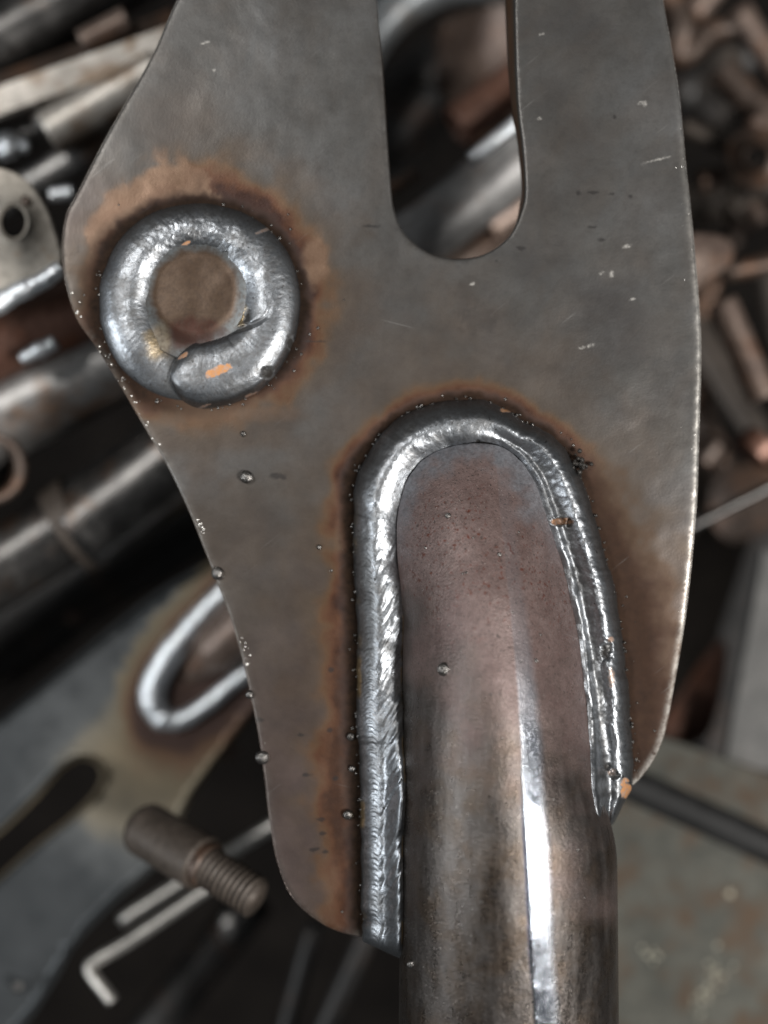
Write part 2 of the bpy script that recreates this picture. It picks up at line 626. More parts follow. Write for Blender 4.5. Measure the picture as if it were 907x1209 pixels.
M_BLUEGREY = simple_steel('blue_grey_plate', (0.085, 0.092, 0.098), (0.15, 0.16, 0.165), 0.42, 0.55, 70, (0.10, 0.085, 0.07), 0.2)
M_SLATE = simple_steel('slate_grey_plate', (0.075, 0.075, 0.073), (0.125, 0.122, 0.118), 0.7, 0.1, 60, (0.09, 0.07, 0.05), 0.2, spec=0.25)
M_SLOT = simple_steel('slot_tube_steel', (0.16, 0.157, 0.155), (0.26, 0.255, 0.25), 0.5, 0.5, 60, (0.14, 0.10, 0.08), 0.25, bump=0.1)
M_ROD = simple_steel('matte_dark_rod', (0.011, 0.011, 0.011), (0.022, 0.022, 0.022), 0.6, 0.1, 60, bump=0.1, spec=0.2)
M_SILVER = simple_steel('silvery_rod', (0.26, 0.25, 0.235), (0.44, 0.425, 0.40), 0.36, 0.85, 40, bump=0.1)
M_FLOOR = simple_steel('dark_workshop_floor', (0.003, 0.0026, 0.0025), (0.008, 0.0068, 0.006), 0.9, 0.0, 120, spec=0.05)


# ------------------------------------------------------------------ the ground under the pile
ZF = -2200 * S
g = 0.9
V = np.array([[-g, -g, ZF], [g, -g, ZF], [g, g, ZF], [-g, g, ZF]])
floor = mesh_obj('floor', V, [[0, 1, 2, 3]], M_FLOOR, origin=(0, 0, ZF), smooth=False, kind='structure')

# ================================================================== THE WELDED BRACKET
bracket = thing('welded_bracket', (560, 600, 0),
                'sharp steel bracket plate in front with slot, ring weld and tube welded on', 'bracket')

OUT = [(300, -190), (262, -100), (209, 0), (182, 61), (156, 108), (124, 164), (90, 230), (79, 251), (73.5, 280), (73, 304),
       (78, 338), (90, 375), (108, 402), (127, 431), (149, 467), (175, 512), (195, 545), (212, 579), (228, 615), (241, 648),
       (259, 694), (273, 732), (286, 778), (296, 821), (306, 871), (313, 922), (318, 966), (327, 1015), (345, 1059),
       (380, 1090), (417, 1104), (455, 1106), (540, 1085), (640, 1020), (715, 950), (756, 919), (782, 875), (797, 805),
       (811, 717), (822, 605), (826, 500), (828, 416), (826, 364), (819, 278), (810, 194), (802, 111), (791, 45), (783, 0),
       (768, -100), (755, -190)]
outer = crom(OUT, 1000, True)
SLOT_L = [(445, 0), (452, 79), (457, 159), (462, 225), (466, 251), (477, 275), (498, 294), (519, 303), (543, 306), (567, 302),
          (588, 291), (604, 275)]
SLOT_R = [(615, 251), (620, 225), (617, 172), (612, 132), (609, 79), (607, 0)]
SLOT = SLOT_L + SLOT_R + [(603, -70), (580, -115), (525, -130), (470, -115), (442, -60)]
slot = crom(SLOT, 420, True)
rightness = sstep(585, 612, slot[:, 0]) * sstep(285, 235, slot[:, 1])
slot_back = slot.copy()
slot_back[:, 0] -= rightness * (4 + 8 * sstep(250, -20, slot[:, 1]))   # flame-cut bevel of the right slot wall

WO = [(429, 1112), (427, 1060), (427, 1004), (426, 940), (421, 838), (422, 790), (421, 730), (419, 690), (417, 640), (417, 597),
      (418, 572), (429, 545), (448, 515), (473, 493), (510, 477), (543, 471), (575, 474), (600, 484), (620, 497), (650, 514),
      (673, 537), (687, 566), (699, 603), (712, 645), (724, 685), (731, 725), (737, 763), (743, 820), (746, 873), (748, 917),
      (732, 968)]
WI = [(475, 1133), (477, 1067), (476, 1004), (479, 940), (476, 838), (476, 780), (477, 740), (474, 700), (469, 650), (469, 614),
      (473, 592), (481, 566), (497, 545), (515, 533), (538, 526), (556, 523), (573, 522), (588, 526), (602, 533), (618, 548),
      (632, 570), (640, 592), (648, 618), (658, 648), (669, 688), (678, 730), (684, 763), (691, 820), (695, 873), (699, 930),
      (708, 985)]
RC = np.array([237.0, 362.0])

# ---- plate
TH = 30.0


def build_plate():
    loops = [outer, slot]

    def off(q, d, sgn):
        t = np.roll(q, -1, 0) - np.roll(q, 1, 0)
        t /= np.linalg.norm(t, axis=1)[:, None]
        area = 0.5 * np.sum(q[:, 0] * np.roll(q[:, 1], -1) - np.roll(q[:, 0], -1) * q[:, 1])
        return q + np.stack([-t[:, 1], t[:, 0]], -1) * d * sgn * (1 if area > 0 else -1)
    marks_d = [(683, 228, 4, 3), (700, 227, 10, 2.5), (722, 229, 6, 2.5), (745, 232, 3, 3), (711, 283, 7, 2.5), (614, 293, 6, 2.5),
               (586, 308, 2.2, 2.2), (726, 138, 2.4, 2.4), (437, 267, 11, 2.2), (372, 403, 14, 1.3), (391, 791, 4, 3.2), (389, 862, 4.5, 3),
               (362, 915, 7, 2.6), (355, 868, 5, 2), (397, 919, 4, 3), (378, 968, 6, 2.5), (382, 984, 6, 2.4), (372, 1003, 7, 2.5),
               (384, 1006, 5, 2.4), (306, 850, 5, 3.5), (330, 562, 10, 5), (565, 378, 26, 18), (155, 105, 5, 9), (700, 268, 6, 2)]
    marks_b = [(758, 121, 5, 2), (762, 123, 2, 3), (778, 188, 18, 1.2), (740, 291, 6, 2.4), (711, 322, 4, 2), (722, 324, 3, 4),
               (697, 408, 5, 2.4), (688, 410, 6, 1.5), (748, 353, 4, 1.8), (243, 50, 6, 1.2), (253, 82, 2, 2), (637, 140, 3, 2),
               (608, 263, 3, 3), (558, 335, 3, 1.6), (640, 40, 4, 1.2)]
    pts, lock = [outer, slot], 0
    for q, sgn in ((outer, 1), (slot, -1)):
        pts += [off(q, 1.0, sgn), off(q, 2.2, sgn)[::1], off(q, 4.0, sgn)[::2]]
    gx, gy = np.meshgrid(np.arange(70, 832, 3.6), np.arange(-192, 1110, 3.6))
    G = np.stack([gx.ravel(), gy.ravel()], -1)
    G[:, 0] += np.where(((G[:, 1] + 192) / 3.6).round().astype(int) % 2 == 0, 1.8, 0)
    G = G + rng.uniform(-0.3, 0.3, G.shape)
    G = G[(G[:, 1] > -60) | (rng.random(len(G)) < 0.25)]
    extra = []
    for (x, y, a, b) in marks_d + marks_b:
        if a > 20:
            continue
        ux, uy = np.meshgrid(np.arange(x - a - 4, x + a + 4, 1.3), np.arange(y - b - 5, y + b + 5, 1.3))
        extra.append(np.stack([ux.ravel(), uy.ravel()], -1))
    E = np.vstack(extra)
    cand = np.vstack([G, E + rng.uniform(-0.2, 0.2, E.shape)])
    cand = cand[inside(cand, outer) & ~inside(cand, slot)]
    # keep clear of the rim, where the offset rows are
    dc = np.minimum(seg_dist(cand, outer[::4], True), seg_dist(cand, slot[::3], True))
    cand = cand[dc > 5.2]
    # drop what lies well under the tube
    under = inside(cand, np.array(WI + [(600, 1150)])) & (seg_dist(cand, np.array(WI)) > 16)
    cand = cand[~(under & (rng.random(len(cand)) < 0.9))]
    pts.append(cand)
    P = np.vstack(pts)
    n0, n1 = len(outer), len(slot)
    ed = [(j, (j + 1) % n0) for j in range(n0)] + [(n0 + j, n0 + (j + 1) % n1) for j in range(n1)]
    vv, _, ff, ov, _, _ = delaunay_2d_cdt([Vector(p) for p in P], ed, [], 0, 1e-5)
    P2 = np.array([[p.x, p.y] for p in vv])
    T = np.array([list(t) for t in ff])
    cen = P2[T].mean(1)
    T = T[inside(cen, outer) & ~inside(cen, slot)]
    # winding: modelling y points down, so flip to face the lens
    a, b, c = P2[T[:, 0]], P2[T[:, 1]], P2[T[:, 2]]
    cr = (b[:, 0] - a[:, 0]) * (c[:, 1] - a[:, 1]) - (b[:, 1] - a[:, 1]) * (c[:, 0] - a[:, 0])
    T[cr > 0] = T[cr > 0][:, ::-1]
    dE = np.minimum(seg_dist(P2, outer[::2], True), seg_dist(P2, slot[::2], True))
    r = 3.2
    q = np.clip(1 - dE / r, 0, 1)
    z = -r * (1 - np.sqrt(np.clip(1 - q * q, 0, 1)))
    z += 0.9 * (fbm(P2[:, 0], P2[:, 1], 60, 3, 3) - 0.5) * sstep(0, 20, dE)
    # nicks along the rim
    z -= 0.35 * sstep(0.58, 0.72, fbm(P2[:, 0], P2[:, 1], 9, 3, 5)) * sstep(7, 1, dE)
    # ---- masks
    x, y = P2[:, 0], P2[:, 1]
    WOp = crom(WO, 160)
    dU = seg_dist(P2, WOp)
    ringo = np.hypot(x - RC[0], y - RC[1])
    dR = np.maximum(ringo - 118, 0)
    n1_, n2_ = fbm(x, y, 34, 5, 11), fbm(x, y, 12, 4, 23)
    wig = (n1_ - 0.5) * 2
    left = sstep(520, 430, x) * sstep(480, 560, y)
    right = sstep(640, 700, x) * sstep(500, 580, y)
    top = 1 - np.clip(left + right, 0, 1)
    wid = left * (34 + 26 * sstep(620, 1000, y)) + right * (58 + 22 * sstep(560, 760, y)) + top * 24
    uu = dU * 0.9 + wig * wid * 0.45
    heat = sstep(1.35, 0.25, uu / wid) * (0.9 * left + 0.72 * right + 0.85 * top)
    sw = left * 17 + right * 14 + top * 10
    soot = sstep(1.5, 0.35, (dU + (n2_ - 0.5) * 9) / sw) * (0.95 * left + 0.8 * right + 0.85 * top)
    # ring
    ang = np.arctan2(-(y - RC[1]), x - RC[0])
    ringw = 30 + 26 * np.exp(-((ang - 1.7) / 0.9) ** 2) + 10 * np.exp(-((ang - 0.3) / 0.5) ** 2)
    heatR = sstep(1.5, 0.2, (dR + wig * 20) / ringw) * (ringo > 100)
    heatR *= 1 - 0.45 * np.exp(-((ang + 1.5) / 0.6) ** 2)
    sootR = sstep(1.5, 0.3, (dR + (n2_ - 0.5) * 10) / (14 + 13 * np.exp(-((np.abs(ang) - 2.8) / 0.8) ** 2)))
    sootR *= (0.9 - 0.5 * np.exp(-((ang + 1.35) / 0.6) ** 2))
    soot = np.maximum(soot, right * 0.72 * sstep(95, 15, dU + wig * 30))
    heat = np.maximum(heat, heatR * 0.95)
    soot = np.maximum(soot, sootR)
    ttan = np.zeros(len(P2))
    bw = np.interp(ang, [1.25, 1.6, 1.85, 2.2, 2.7, 3.05], [1, 40, 74, 58, 34, 4])
    e = (dR + wig * 26 + (n2_ - 0.5) * 14) / np.maximum(bw, 1)
    ttan = sstep(1.08, 0.86, e) * sstep(0.12, 0.5, e) * sstep(3, 22, bw) * (0.55 + 0.6 * n1_)
    for (tx, ty, ra, rb, am) in ((374, 312, 15, 27, 1.0), (300, 488, 46, 9, 0.25), (395, 930, 14, 150, 0.15), (392, 1040, 18, 50, 0.2)):
        e = np.hypot((x - tx) / ra, (y - ty) / rb) + wig * 0.7 + (n2_ - 0.5) * 0.5
        ttan = np.maximum(ttan, am * sstep(1.3, 0.5, e))
    ttan *= 1 - sstep(0.35, 0.7, sootR)
    purple = sstep(650, 980, y) * sstep(520, 380, x) * 0.75 + sstep(560, 800, y) * sstep(640, 700, x) * 0.65
    purple = np.clip(purple + 0.5 * (n1_ - 0.5), 0, 0.85) * (purple > 0)
    purple = np.maximum(purple, 0.6 * sstep(60, 20, np.hypot((x - 110) / 1.2, y - 250)) * 0.5)
    dark = np.zeros(len(P2))
    for (mx, my, ra, rb) in marks_d:
        e = np.hypot((x - mx) / ra, (y - my) / rb) + (fbm(x, y, 5, 3, 41) - 0.5) * 1.1
        dark = np.maximum(dark, sstep(1.1, 0.6, e) * (0.7 if ra < 20 else 0.28))
    bright = np.zeros(len(P2))
    for (mx, my, ra, rb) in marks_b:
        e = np.hypot((x - mx) / ra, (y - my + (x - mx) * 0.25) / rb) + (fbm(x, y, 3, 2, 47) - 0.5) * 0.8
        bright = np.maximum(bright, sstep(1.1, 0.7, e))
    rim = sstep(10, 0, dE)
    edge = rim * (0.12 + 0.75 * sstep(700, 780, x) * sstep(60, 420, y) + 0.12 * sstep(360, 250, x) * sstep(280, 600, y))
    edge = np.clip(edge + sstep(5.0, 1.5, dE) * sstep(700, 790, x) * sstep(250, 480, y) * 0.8, 0, 1)
    edge *= 1 - 0.9 * (inside(P2, slot + 0) | (seg_dist(P2, slot[::3], True) < 14))
    haze = np.maximum(sstep(150, 25, dU + wig * 70) * (0.55 + 0.3 * right), sstep(120, 20, dR + wig * 60) * 0.7)
    for (hx, hy, hr, am) in ((555, 385, 75, 0.5), (330, 420, 90, 0.4), (270, 620, 120, 0.35), (215, 150, 90, 0.35)):
        haze = np.maximum(haze, am * sstep(1.1, 0.2, np.hypot(x - hx, y - hy) / hr + wig * 0.6))
    haze = np.clip(haze + 0.5 * sstep(480, 850, y) + 0.25 * (n1_ - 0.5), 0, 0.9)
    A = dict(haze=haze, burn=heat, soot=soot, tan=ttan, purple=purple, dark=dark, bright=bright, edge=edge)
    V3 = np.column_stack([P2, z])
    # ---- walls and back
    Vs, Fs, base = [V3], T.tolist(), len(V3)
    mp = {}
    for i, o in enumerate(ov):
        for s in o:
            mp[s] = i
    back = []
    for (q, qb, s0, flip) in ((outer, outer, 0, False), (slot, slot_back, n0, True)):
        n = len(q)
        fr = np.array([mp[s0 + j] for j in range(n)])
        rows = [np.column_stack([q * (1 - f) + qb * f, np.full(n, -r - (TH - r) * f)]) for f in (0.35, 0.7, 1.0)]
        st = base
        for rr in rows:
            Vs.append(rr)
        base += 3 * n
        for j in range(n):
            j2 = (j + 1) % n
            for lv in range(3):
                if lv == 0:
                    f = [fr[j], fr[j2], st + j2, st + j]
                else:
                    a0 = st + (lv - 1) * n
                    f = [a0 + j, a0 + j2, a0 + n + j2, a0 + n + j]
                Fs.append([int(k) for k in f])
        back.append(np.arange(st + 2 * n, st + 3 * n))
    VV = np.vstack(Vs)
    bidx = np.concatenate(back)
    bp = VV[bidx][:, :2]
    vv, _, ff, ov2, _, _ = delaunay_2d_cdt([Vector(p) for p in bp], ed, [], 0, 1e-5)
    p2 = np.array([[p.x, p.y] for p in vv])
    cen = np.array([p2[list(t)].mean(0) for t in ff])
    for t, g_ in zip(ff, inside(cen, outer) & ~inside(cen, slot_back)):
        if g_:
            Fs.append([int(bidx[ov2[i][0]]) for i in t])
    nx = len(VV) - len(V3)
    for k in A:
        A[k] = np.concatenate([A[k], np.zeros(nx)])
    A['burn'][-nx:] = 0.6
    A['tan'][-nx:] = 0.4
    o = mesh_obj('plate', W(VV), Fs, M_PLATE, bracket, A)
    # sharp shading where the wall meets the back
    return o


plate = build_plate()

# ---- tube
TXL = ([523, 524, 526, 533, 545, 566, 592, 614, 650, 700, 740, 840, 1209, 1500],
       [561, 548, 537.5, 514.5, 496.5, 480.5, 472.5, 468.5, 468.5, 473, 476, 475, 471, 471])
TXR = ([523, 524, 526, 533, 548, 570, 592, 618, 648, 688, 730, 763, 820, 873, 930, 960, 985, 1010, 1209, 1500],
       [565, 577, 588.5, 602.5, 618.5, 632.5, 640.6, 649, 659, 670, 679, 685.5, 693, 699, 709, 718, 725, 729, 731, 733])
THH = ([523, 526, 533, 545, 570, 620, 700, 800, 950, 1040, 1100, 1209, 1500], [23, 27, 33, 42, 58, 84, 110, 127, 139, 142, 140, 131, 100])
TEX = ([523, 600, 700, 850, 1000], [1.0, 0.95, 0.82, 0.62, 0.5])      # section: flat-flanked at the swaged tip, round below
TB = 22.0


def tube_z(x, y):
    xl, xr, h = np.interp(y, *TXL), np.interp(y, *TXR), np.interp(y, *THH)
    xc, hw = (xl + xr) / 2, (xr - xl) / 2
    return TB + (h - TB) * np.clip(1 - ((x - xc) / hw) ** 2, 0, 1) ** np.interp(y, *TEX)


def smooth1(a, k):
    ker = np.hanning(2 * k + 1)
    ker /= ker.sum()
    p = np.concatenate([np.full(k, a[0]) * 2 - a[k:0:-1] if False else np.full(k, a[0]), a, np.full(k, a[-1])])
    return np.convolve(p, ker, 'valid')


def build_tube():
    q = np.linspace(0, 1, 420)
    Y = 523.2 + 977 * q ** 1.7
    xl, xr, h = np.interp(Y, *TXL), np.interp(Y, *TXR), np.interp(Y, *THH)
    xl[6:], xr[6:], h[6:] = smooth1(xl, 9)[6:], smooth1(xr, 9)[6:], smooth1(h, 14)[6:]
    hb = np.interp(Y, [523, 880, 1130, 1500], [25, 25, 125, 172])
    nth = 360
    th = np.concatenate([np.linspace(math.pi, 0, 280, endpoint=False), np.linspace(0, -math.pi, 80, endpoint=False)])
    xc, hw = (xl + xr) / 2, (xr - xl) / 2
    X = xc[:, None] + hw[:, None] * np.cos(th)[None]
    sn = np.sin(th)[None]
    ex = np.interp(Y, *TEX)[:, None]
    Z = TB + np.where(sn > 0, (h - TB)[:, None] * np.abs(sn) ** (2 * ex), hb[:, None] * sn)
    YY = np.repeat(Y[:, None], nth, 1)
    # weld seam of the tube: a flat rolled strip
    sl = np.interp(YY, [523, 704, 809, 985, 1205, 1500], [583, 600, 611, 620, 631, 642])
    swd = np.interp(YY, [523, 704, 809, 985, 1205], [14, 20, 24, 29, 29])
    front = sn > 0.05
    tt = (X - sl) / swd
    zl = np.interp(YY, *THH)
    full = lambda xx: TB + (h - TB)[:, None] * np.clip(1 - ((xx - xc[:, None]) / hw[:, None]) ** 2, 0, 1) ** ex
    za, zb = full(sl), full(sl + swd)
    flat = za + (zb - za) * tt + 0.5
    wobble = (fbm(YY, X * 0 + 3, 40, 3, 8) - 0.5) * 0.10
    ins = sstep(-0.03, 0.06, tt + wobble) * sstep(1.15, 0.62, tt + wobble * 2) * front
    fade = sstep(700, 960, YY)
    Z = Z * (1 - ins * fade) + flat * ins * fade
    Z = Z + (fbm(X, YY, 30, 3, 9) - 0.5) * 0.9 * front
    P = np.stack([X, YY, Z], -1).reshape(-1, 3)
    F = grid_faces(len(Y), nth, close_m=True)
    x, y = P[:, 0], P[:, 1]
    n1_ = fbm(x, y, 60, 5, 61)
    n2_ = fbm(x, y, 16, 4, 63)
    seam = (ins * (0.12 + 0.88 * sstep(660, 960, YY + 60 * (n1_.reshape(YY.shape) - 0.5)))).ravel()
    line = (np.exp(-((tt + 0.03 + wobble) / 0.06) ** 2) * front * sstep(900, 1000, YY) * sstep(1209, 1080, YY)).ravel()
    upper = sstep(1000, 760, y + (n1_ - 0.5) * 260 + (x - 600) * -0.9)
    d = seg_dist(P[:, :2], crom(WI[8:], 120))
    dl = seg_dist(P[:, :2], crom(WI[:10], 60))
    blue = sstep(34, 0, d + (n2_ - 0.5) * 34 + (n1_ - 0.5) * 20) * sstep(700, 560, y) * 0.75
    soot = sstep(14, 2, dl + (n2_ - 0.5) * 16) * sstep(660, 740, y) * 0.55 + 0.5 * sstep(12, 3, d + (n2_ - .5) * 10) * sstep(640, 800, y) * 0
    rusty = sstep(560, 600, y) * sstep(800, 700, y) * sstep(0.38, 0.6, n1_)
    return mesh_obj('tube', W(P), F, M_TUBE, bracket,
                    dict(upper=upper, blue=blue, soot=soot, seam=seam, seamline=line, rusty=rusty))


tube = build_tube()

# ---- U-shaped fillet weld


def build_fillet():
    ns, nt = 1100, 58
    O, I, s = crom_pair(WO, WI, ns)
    L = s[-1]
    T = np.linspace(0, 1, nt)
    Sg = np.repeat(s[:, None], nt, 1)
    Tg = np.repeat(T[None], ns, 0)
    # ragged outlines
    rag = (fbm(s, s * 0, 16, 4, 71) - 0.5) * 5
    rag2 = (fbm(s, s * 0, 22, 4, 73) - 0.5) * 3
    dirn = I - O
    dirn /= np.linalg.norm(dirn, axis=1)[:, None]
    O = O + dirn * rag[:, None]
    I = I + dirn * rag2[:, None]
    # the right end of the bead rounds off in plan
    capR = np.clip((L - s) / 34, 0, 1)
    capR = np.sqrt(1 - (1 - capR) ** 2)
    capL = np.clip(s / 16, 0, 1)
    capL = np.sqrt(1 - (1 - capL) ** 2)
    shr = 0.5 + (Tg - 0.5) * (0.25 + 0.75 * capR)[:, None]
    X = O[:, None, 0] * (1 - shr) + I[:, None, 0] * shr
    Y = O[:, None, 1] * (1 - shr) + I[:, None, 1] * shr
    zin = tube_z(I[:, 0], np.maximum(I[:, 1], 527)) + 0.3
    zin = smooth1(zin, 12)
    B = 23 + 6 * (fbm(s, s * 0, 60, 2, 75) - 0.5)
    topz = np.exp(-((s - L * 0.47) / (L * 0.08)) ** 2)
    zin_ = zin
    frac = Sg / L
    wl = sstep(0.30, 0.20, frac)
    wr = sstep(0.55, 0.66, frac)
    wt = np.clip(1 - wl - wr, 0, 1)

    def prof(p):
        c = crom(np.array(p, float), None)
        return np.interp(T, c[:, 0], c[:, 1])[None]
    Z = (wl * prof([(0, -2), (0.04, 9), (0.2, 22), (0.42, 30), (0.62, 32), (0.85, 30), (1, 24)])
         + wt * prof([(0, -2), (0.05, 8), (0.22, 22), (0.48, 32), (0.75, 29), (1, 20.5)])
         + wr * prof([(0, -2), (0.05, 11), (0.2, 25), (0.38, 31), (0.58, 25), (0.74, 20), (0.86, 25), (1, 22)]))
    Z = Z + (zin_ - 23)[:, None] * sstep(0.5, 1.0, Tg) + (B - 23)[:, None] * 0.5 * np.sin(np.pi * Tg)
    cap = np.minimum(capR, 0.35 + 0.65 * capL)[:, None]
    Z = Z * (0.25 + 0.75 * cap)
    # surface: ripples and lumps
    leftarm = sstep(0.44, 0.32, frac)
    low = sstep(0.30, 0.18, frac)
    rightarm = sstep(0.56, 0.66, frac)
    lane = sstep(0.66, 0.34, Tg)
    ph = (Sg + 7 * (Tg - 0.28) ** 2 * 40 + 6 * (fbm(X, Y, 26, 3, 81) - 0.5)) / 6.3
    rip = (np.abs(np.sin(ph * np.pi)) ** 0.7 - 0.6)
    amp = 0.75 * (0.35 + fbm(X, Y, 40, 3, 83))
    Z += leftarm * lane * rip * amp * sstep(0.05, 0.15, Tg)
    # diagonal drag streaks on the tube side of the left arm
    dg = (X * 0.86 + Y * 0.50)
    al = (-X * 0.50 + Y * 0.86)
    stk = fbm(dg, al * 0.13, 5, 3, 85) - 0.5
    Z += leftarm * (1 - lane) * stk * 3.4 * sstep(1, 0.9, Tg)
    # groove between the lanes low on the left arm, and a step on the right arm
    Z -= leftarm * low * 0.0 * np.exp(-((Tg - 0.47) / 0.05) ** 2)
    lum = fbm(X, Y, 15, 4, 87) - 0.5
    Z += lum * (1.5 + 2.0 * rightarm + 1.0 * topz[:, None]) * np.sin(np.pi * Tg) ** 0.5
    Z += (fbm(X, Y, 4.5, 3, 89) - 0.5) * (0.4 + 0.5 * rightarm) * np.sin(np.pi * Tg) ** 0.4
    # pits
    pits = [(716, 768, 7, 12), (662, 616, 12, 5), (672, 618, 4, 6), (718, 905, 5, 5), (727, 915, 6, 6), (565, 522, 4, 3)]
    black = np.zeros_like(X)
    copper = np.zeros_like(X)
    for (px, py, a, b) in pits:
        e = np.hypot((X - px) / a, (Y - py) / b) + (fbm(X, Y, 4, 3, 91) - 0.5) * 0.9
        m = sstep(1.1, 0.5, e)
        Z -= 5 * m
        black = np.maximum(black, m * 0.95)
    for (px, py, a, b, am) in ((664, 616, 15, 4, 0.75), (722, 800, 4, 12, 0.3), (722, 912, 6, 5, 0.3), (739, 932, 6, 12, 0.9),
                               (600, 484, 12, 2.5, 0.8), (722, 755, 4, 3, 0.5)):
        e = np.hypot((X - px) / a, (Y - py) / b) + (fbm(X, Y, 5, 3, 93) - 0.5) * 0.9
        copper = np.maximum(copper, am * sstep(1.05, 0.8, e))
    black *= 1 - copper * 0.6
    gold = 0.7 * sstep(0.13, 0.06, Tg) * sstep(0.55, 0.7, fbm(Sg, Tg * 0, 40, 3, 95)) * leftarm
    gold = np.maximum(gold, 0.6 * np.exp(-((Tg - 0.985) / 0.02) ** 2) * sstep(0.5, 0.6, fbm(Sg, Tg * 0, 30, 3, 97)) * leftarm)
    ox = sstep(0.35, 0.05, Tg) * (0.55 * topz[:, None]) * sstep(0.35, 0.6, fbm(X, Y, 20, 4, 99) + 0.1)  # arch's outer flank: dull film plus shade put into the colour
    ox = np.maximum(ox, 0.6 * rightarm * np.exp(-((Tg - 0.68) / 0.11) ** 2))  # darker band along the valley of the right arm
    ox = np.maximum(ox, 0.4 * sstep(0.58, 0.7, fbm(X, Y, 26, 4, 101)))
    ox = np.maximum(ox, 0.6 * low * sstep(0.3, 0.02, Tg) * sstep(0.3, 0.7, fbm(X, Y, 60, 3, 103) + 0.15))
    ox = np.maximum(ox, wt * 0.62 * sstep(0.52, 0.30, Tg) * sstep(0.25, 0.5, fbm(X, Y, 30, 4, 105) + 0.08))
    ox = np.maximum(ox, wr * 0.7 * sstep(0.16, 0.05, Tg))
    # underside so that the bead is a closed body
    P = np.stack([X, Y, Z], -1)
    A = dict(black=black, copper=copper, gold=gold, oxide_shade=ox)
    bot = P.copy()[:, [0, -1]]
    bot[:, 0, 2] = -3
    bot[:, 1, 2] = np.minimum(bot[:, 1, 2] - 6, -3)
    Pf = np.concatenate([P, bot[:, ::-1]], 1)
    for k in A:
        A[k] = np.concatenate([A[k], np.zeros((ns, 2))], 1).ravel()
    F = grid_faces(ns, nt + 2, close_m=True)[:, ::-1].tolist()
    m = nt + 2
    F.append(list(range(m)))
    F.append(list(range((ns - 1) * m, ns * m))[::-1])
    return mesh_obj('fillet_weld', W(Pf.reshape(-1, 3)), F, M_WELD, bracket, A), P


fillet, FP = build_fillet()

# ---- ring weld round the pin
RING = [  # centre line x, y, half width, extra height
    (262, 446, 30, -14), (225, 443, 33, -12), (190, 431, 34, -7), (166, 406, 35.5, 0), (152.5, 372, 35, 1), (152.5, 340, 34.5, 1), (165, 305, 33, 1),
    (191, 280, 31.5, 0), (225, 270.5, 30.5, 0), (261, 275, 32, 0), (289, 292, 35, 1), (310, 321, 37.5, 2), (316, 355, 39, 4), (311, 392, 38, 8),
    (292, 422, 40, 12), (268, 436, 41, 14), (246, 441, 41, 14), (201, 446, 41, 13)]


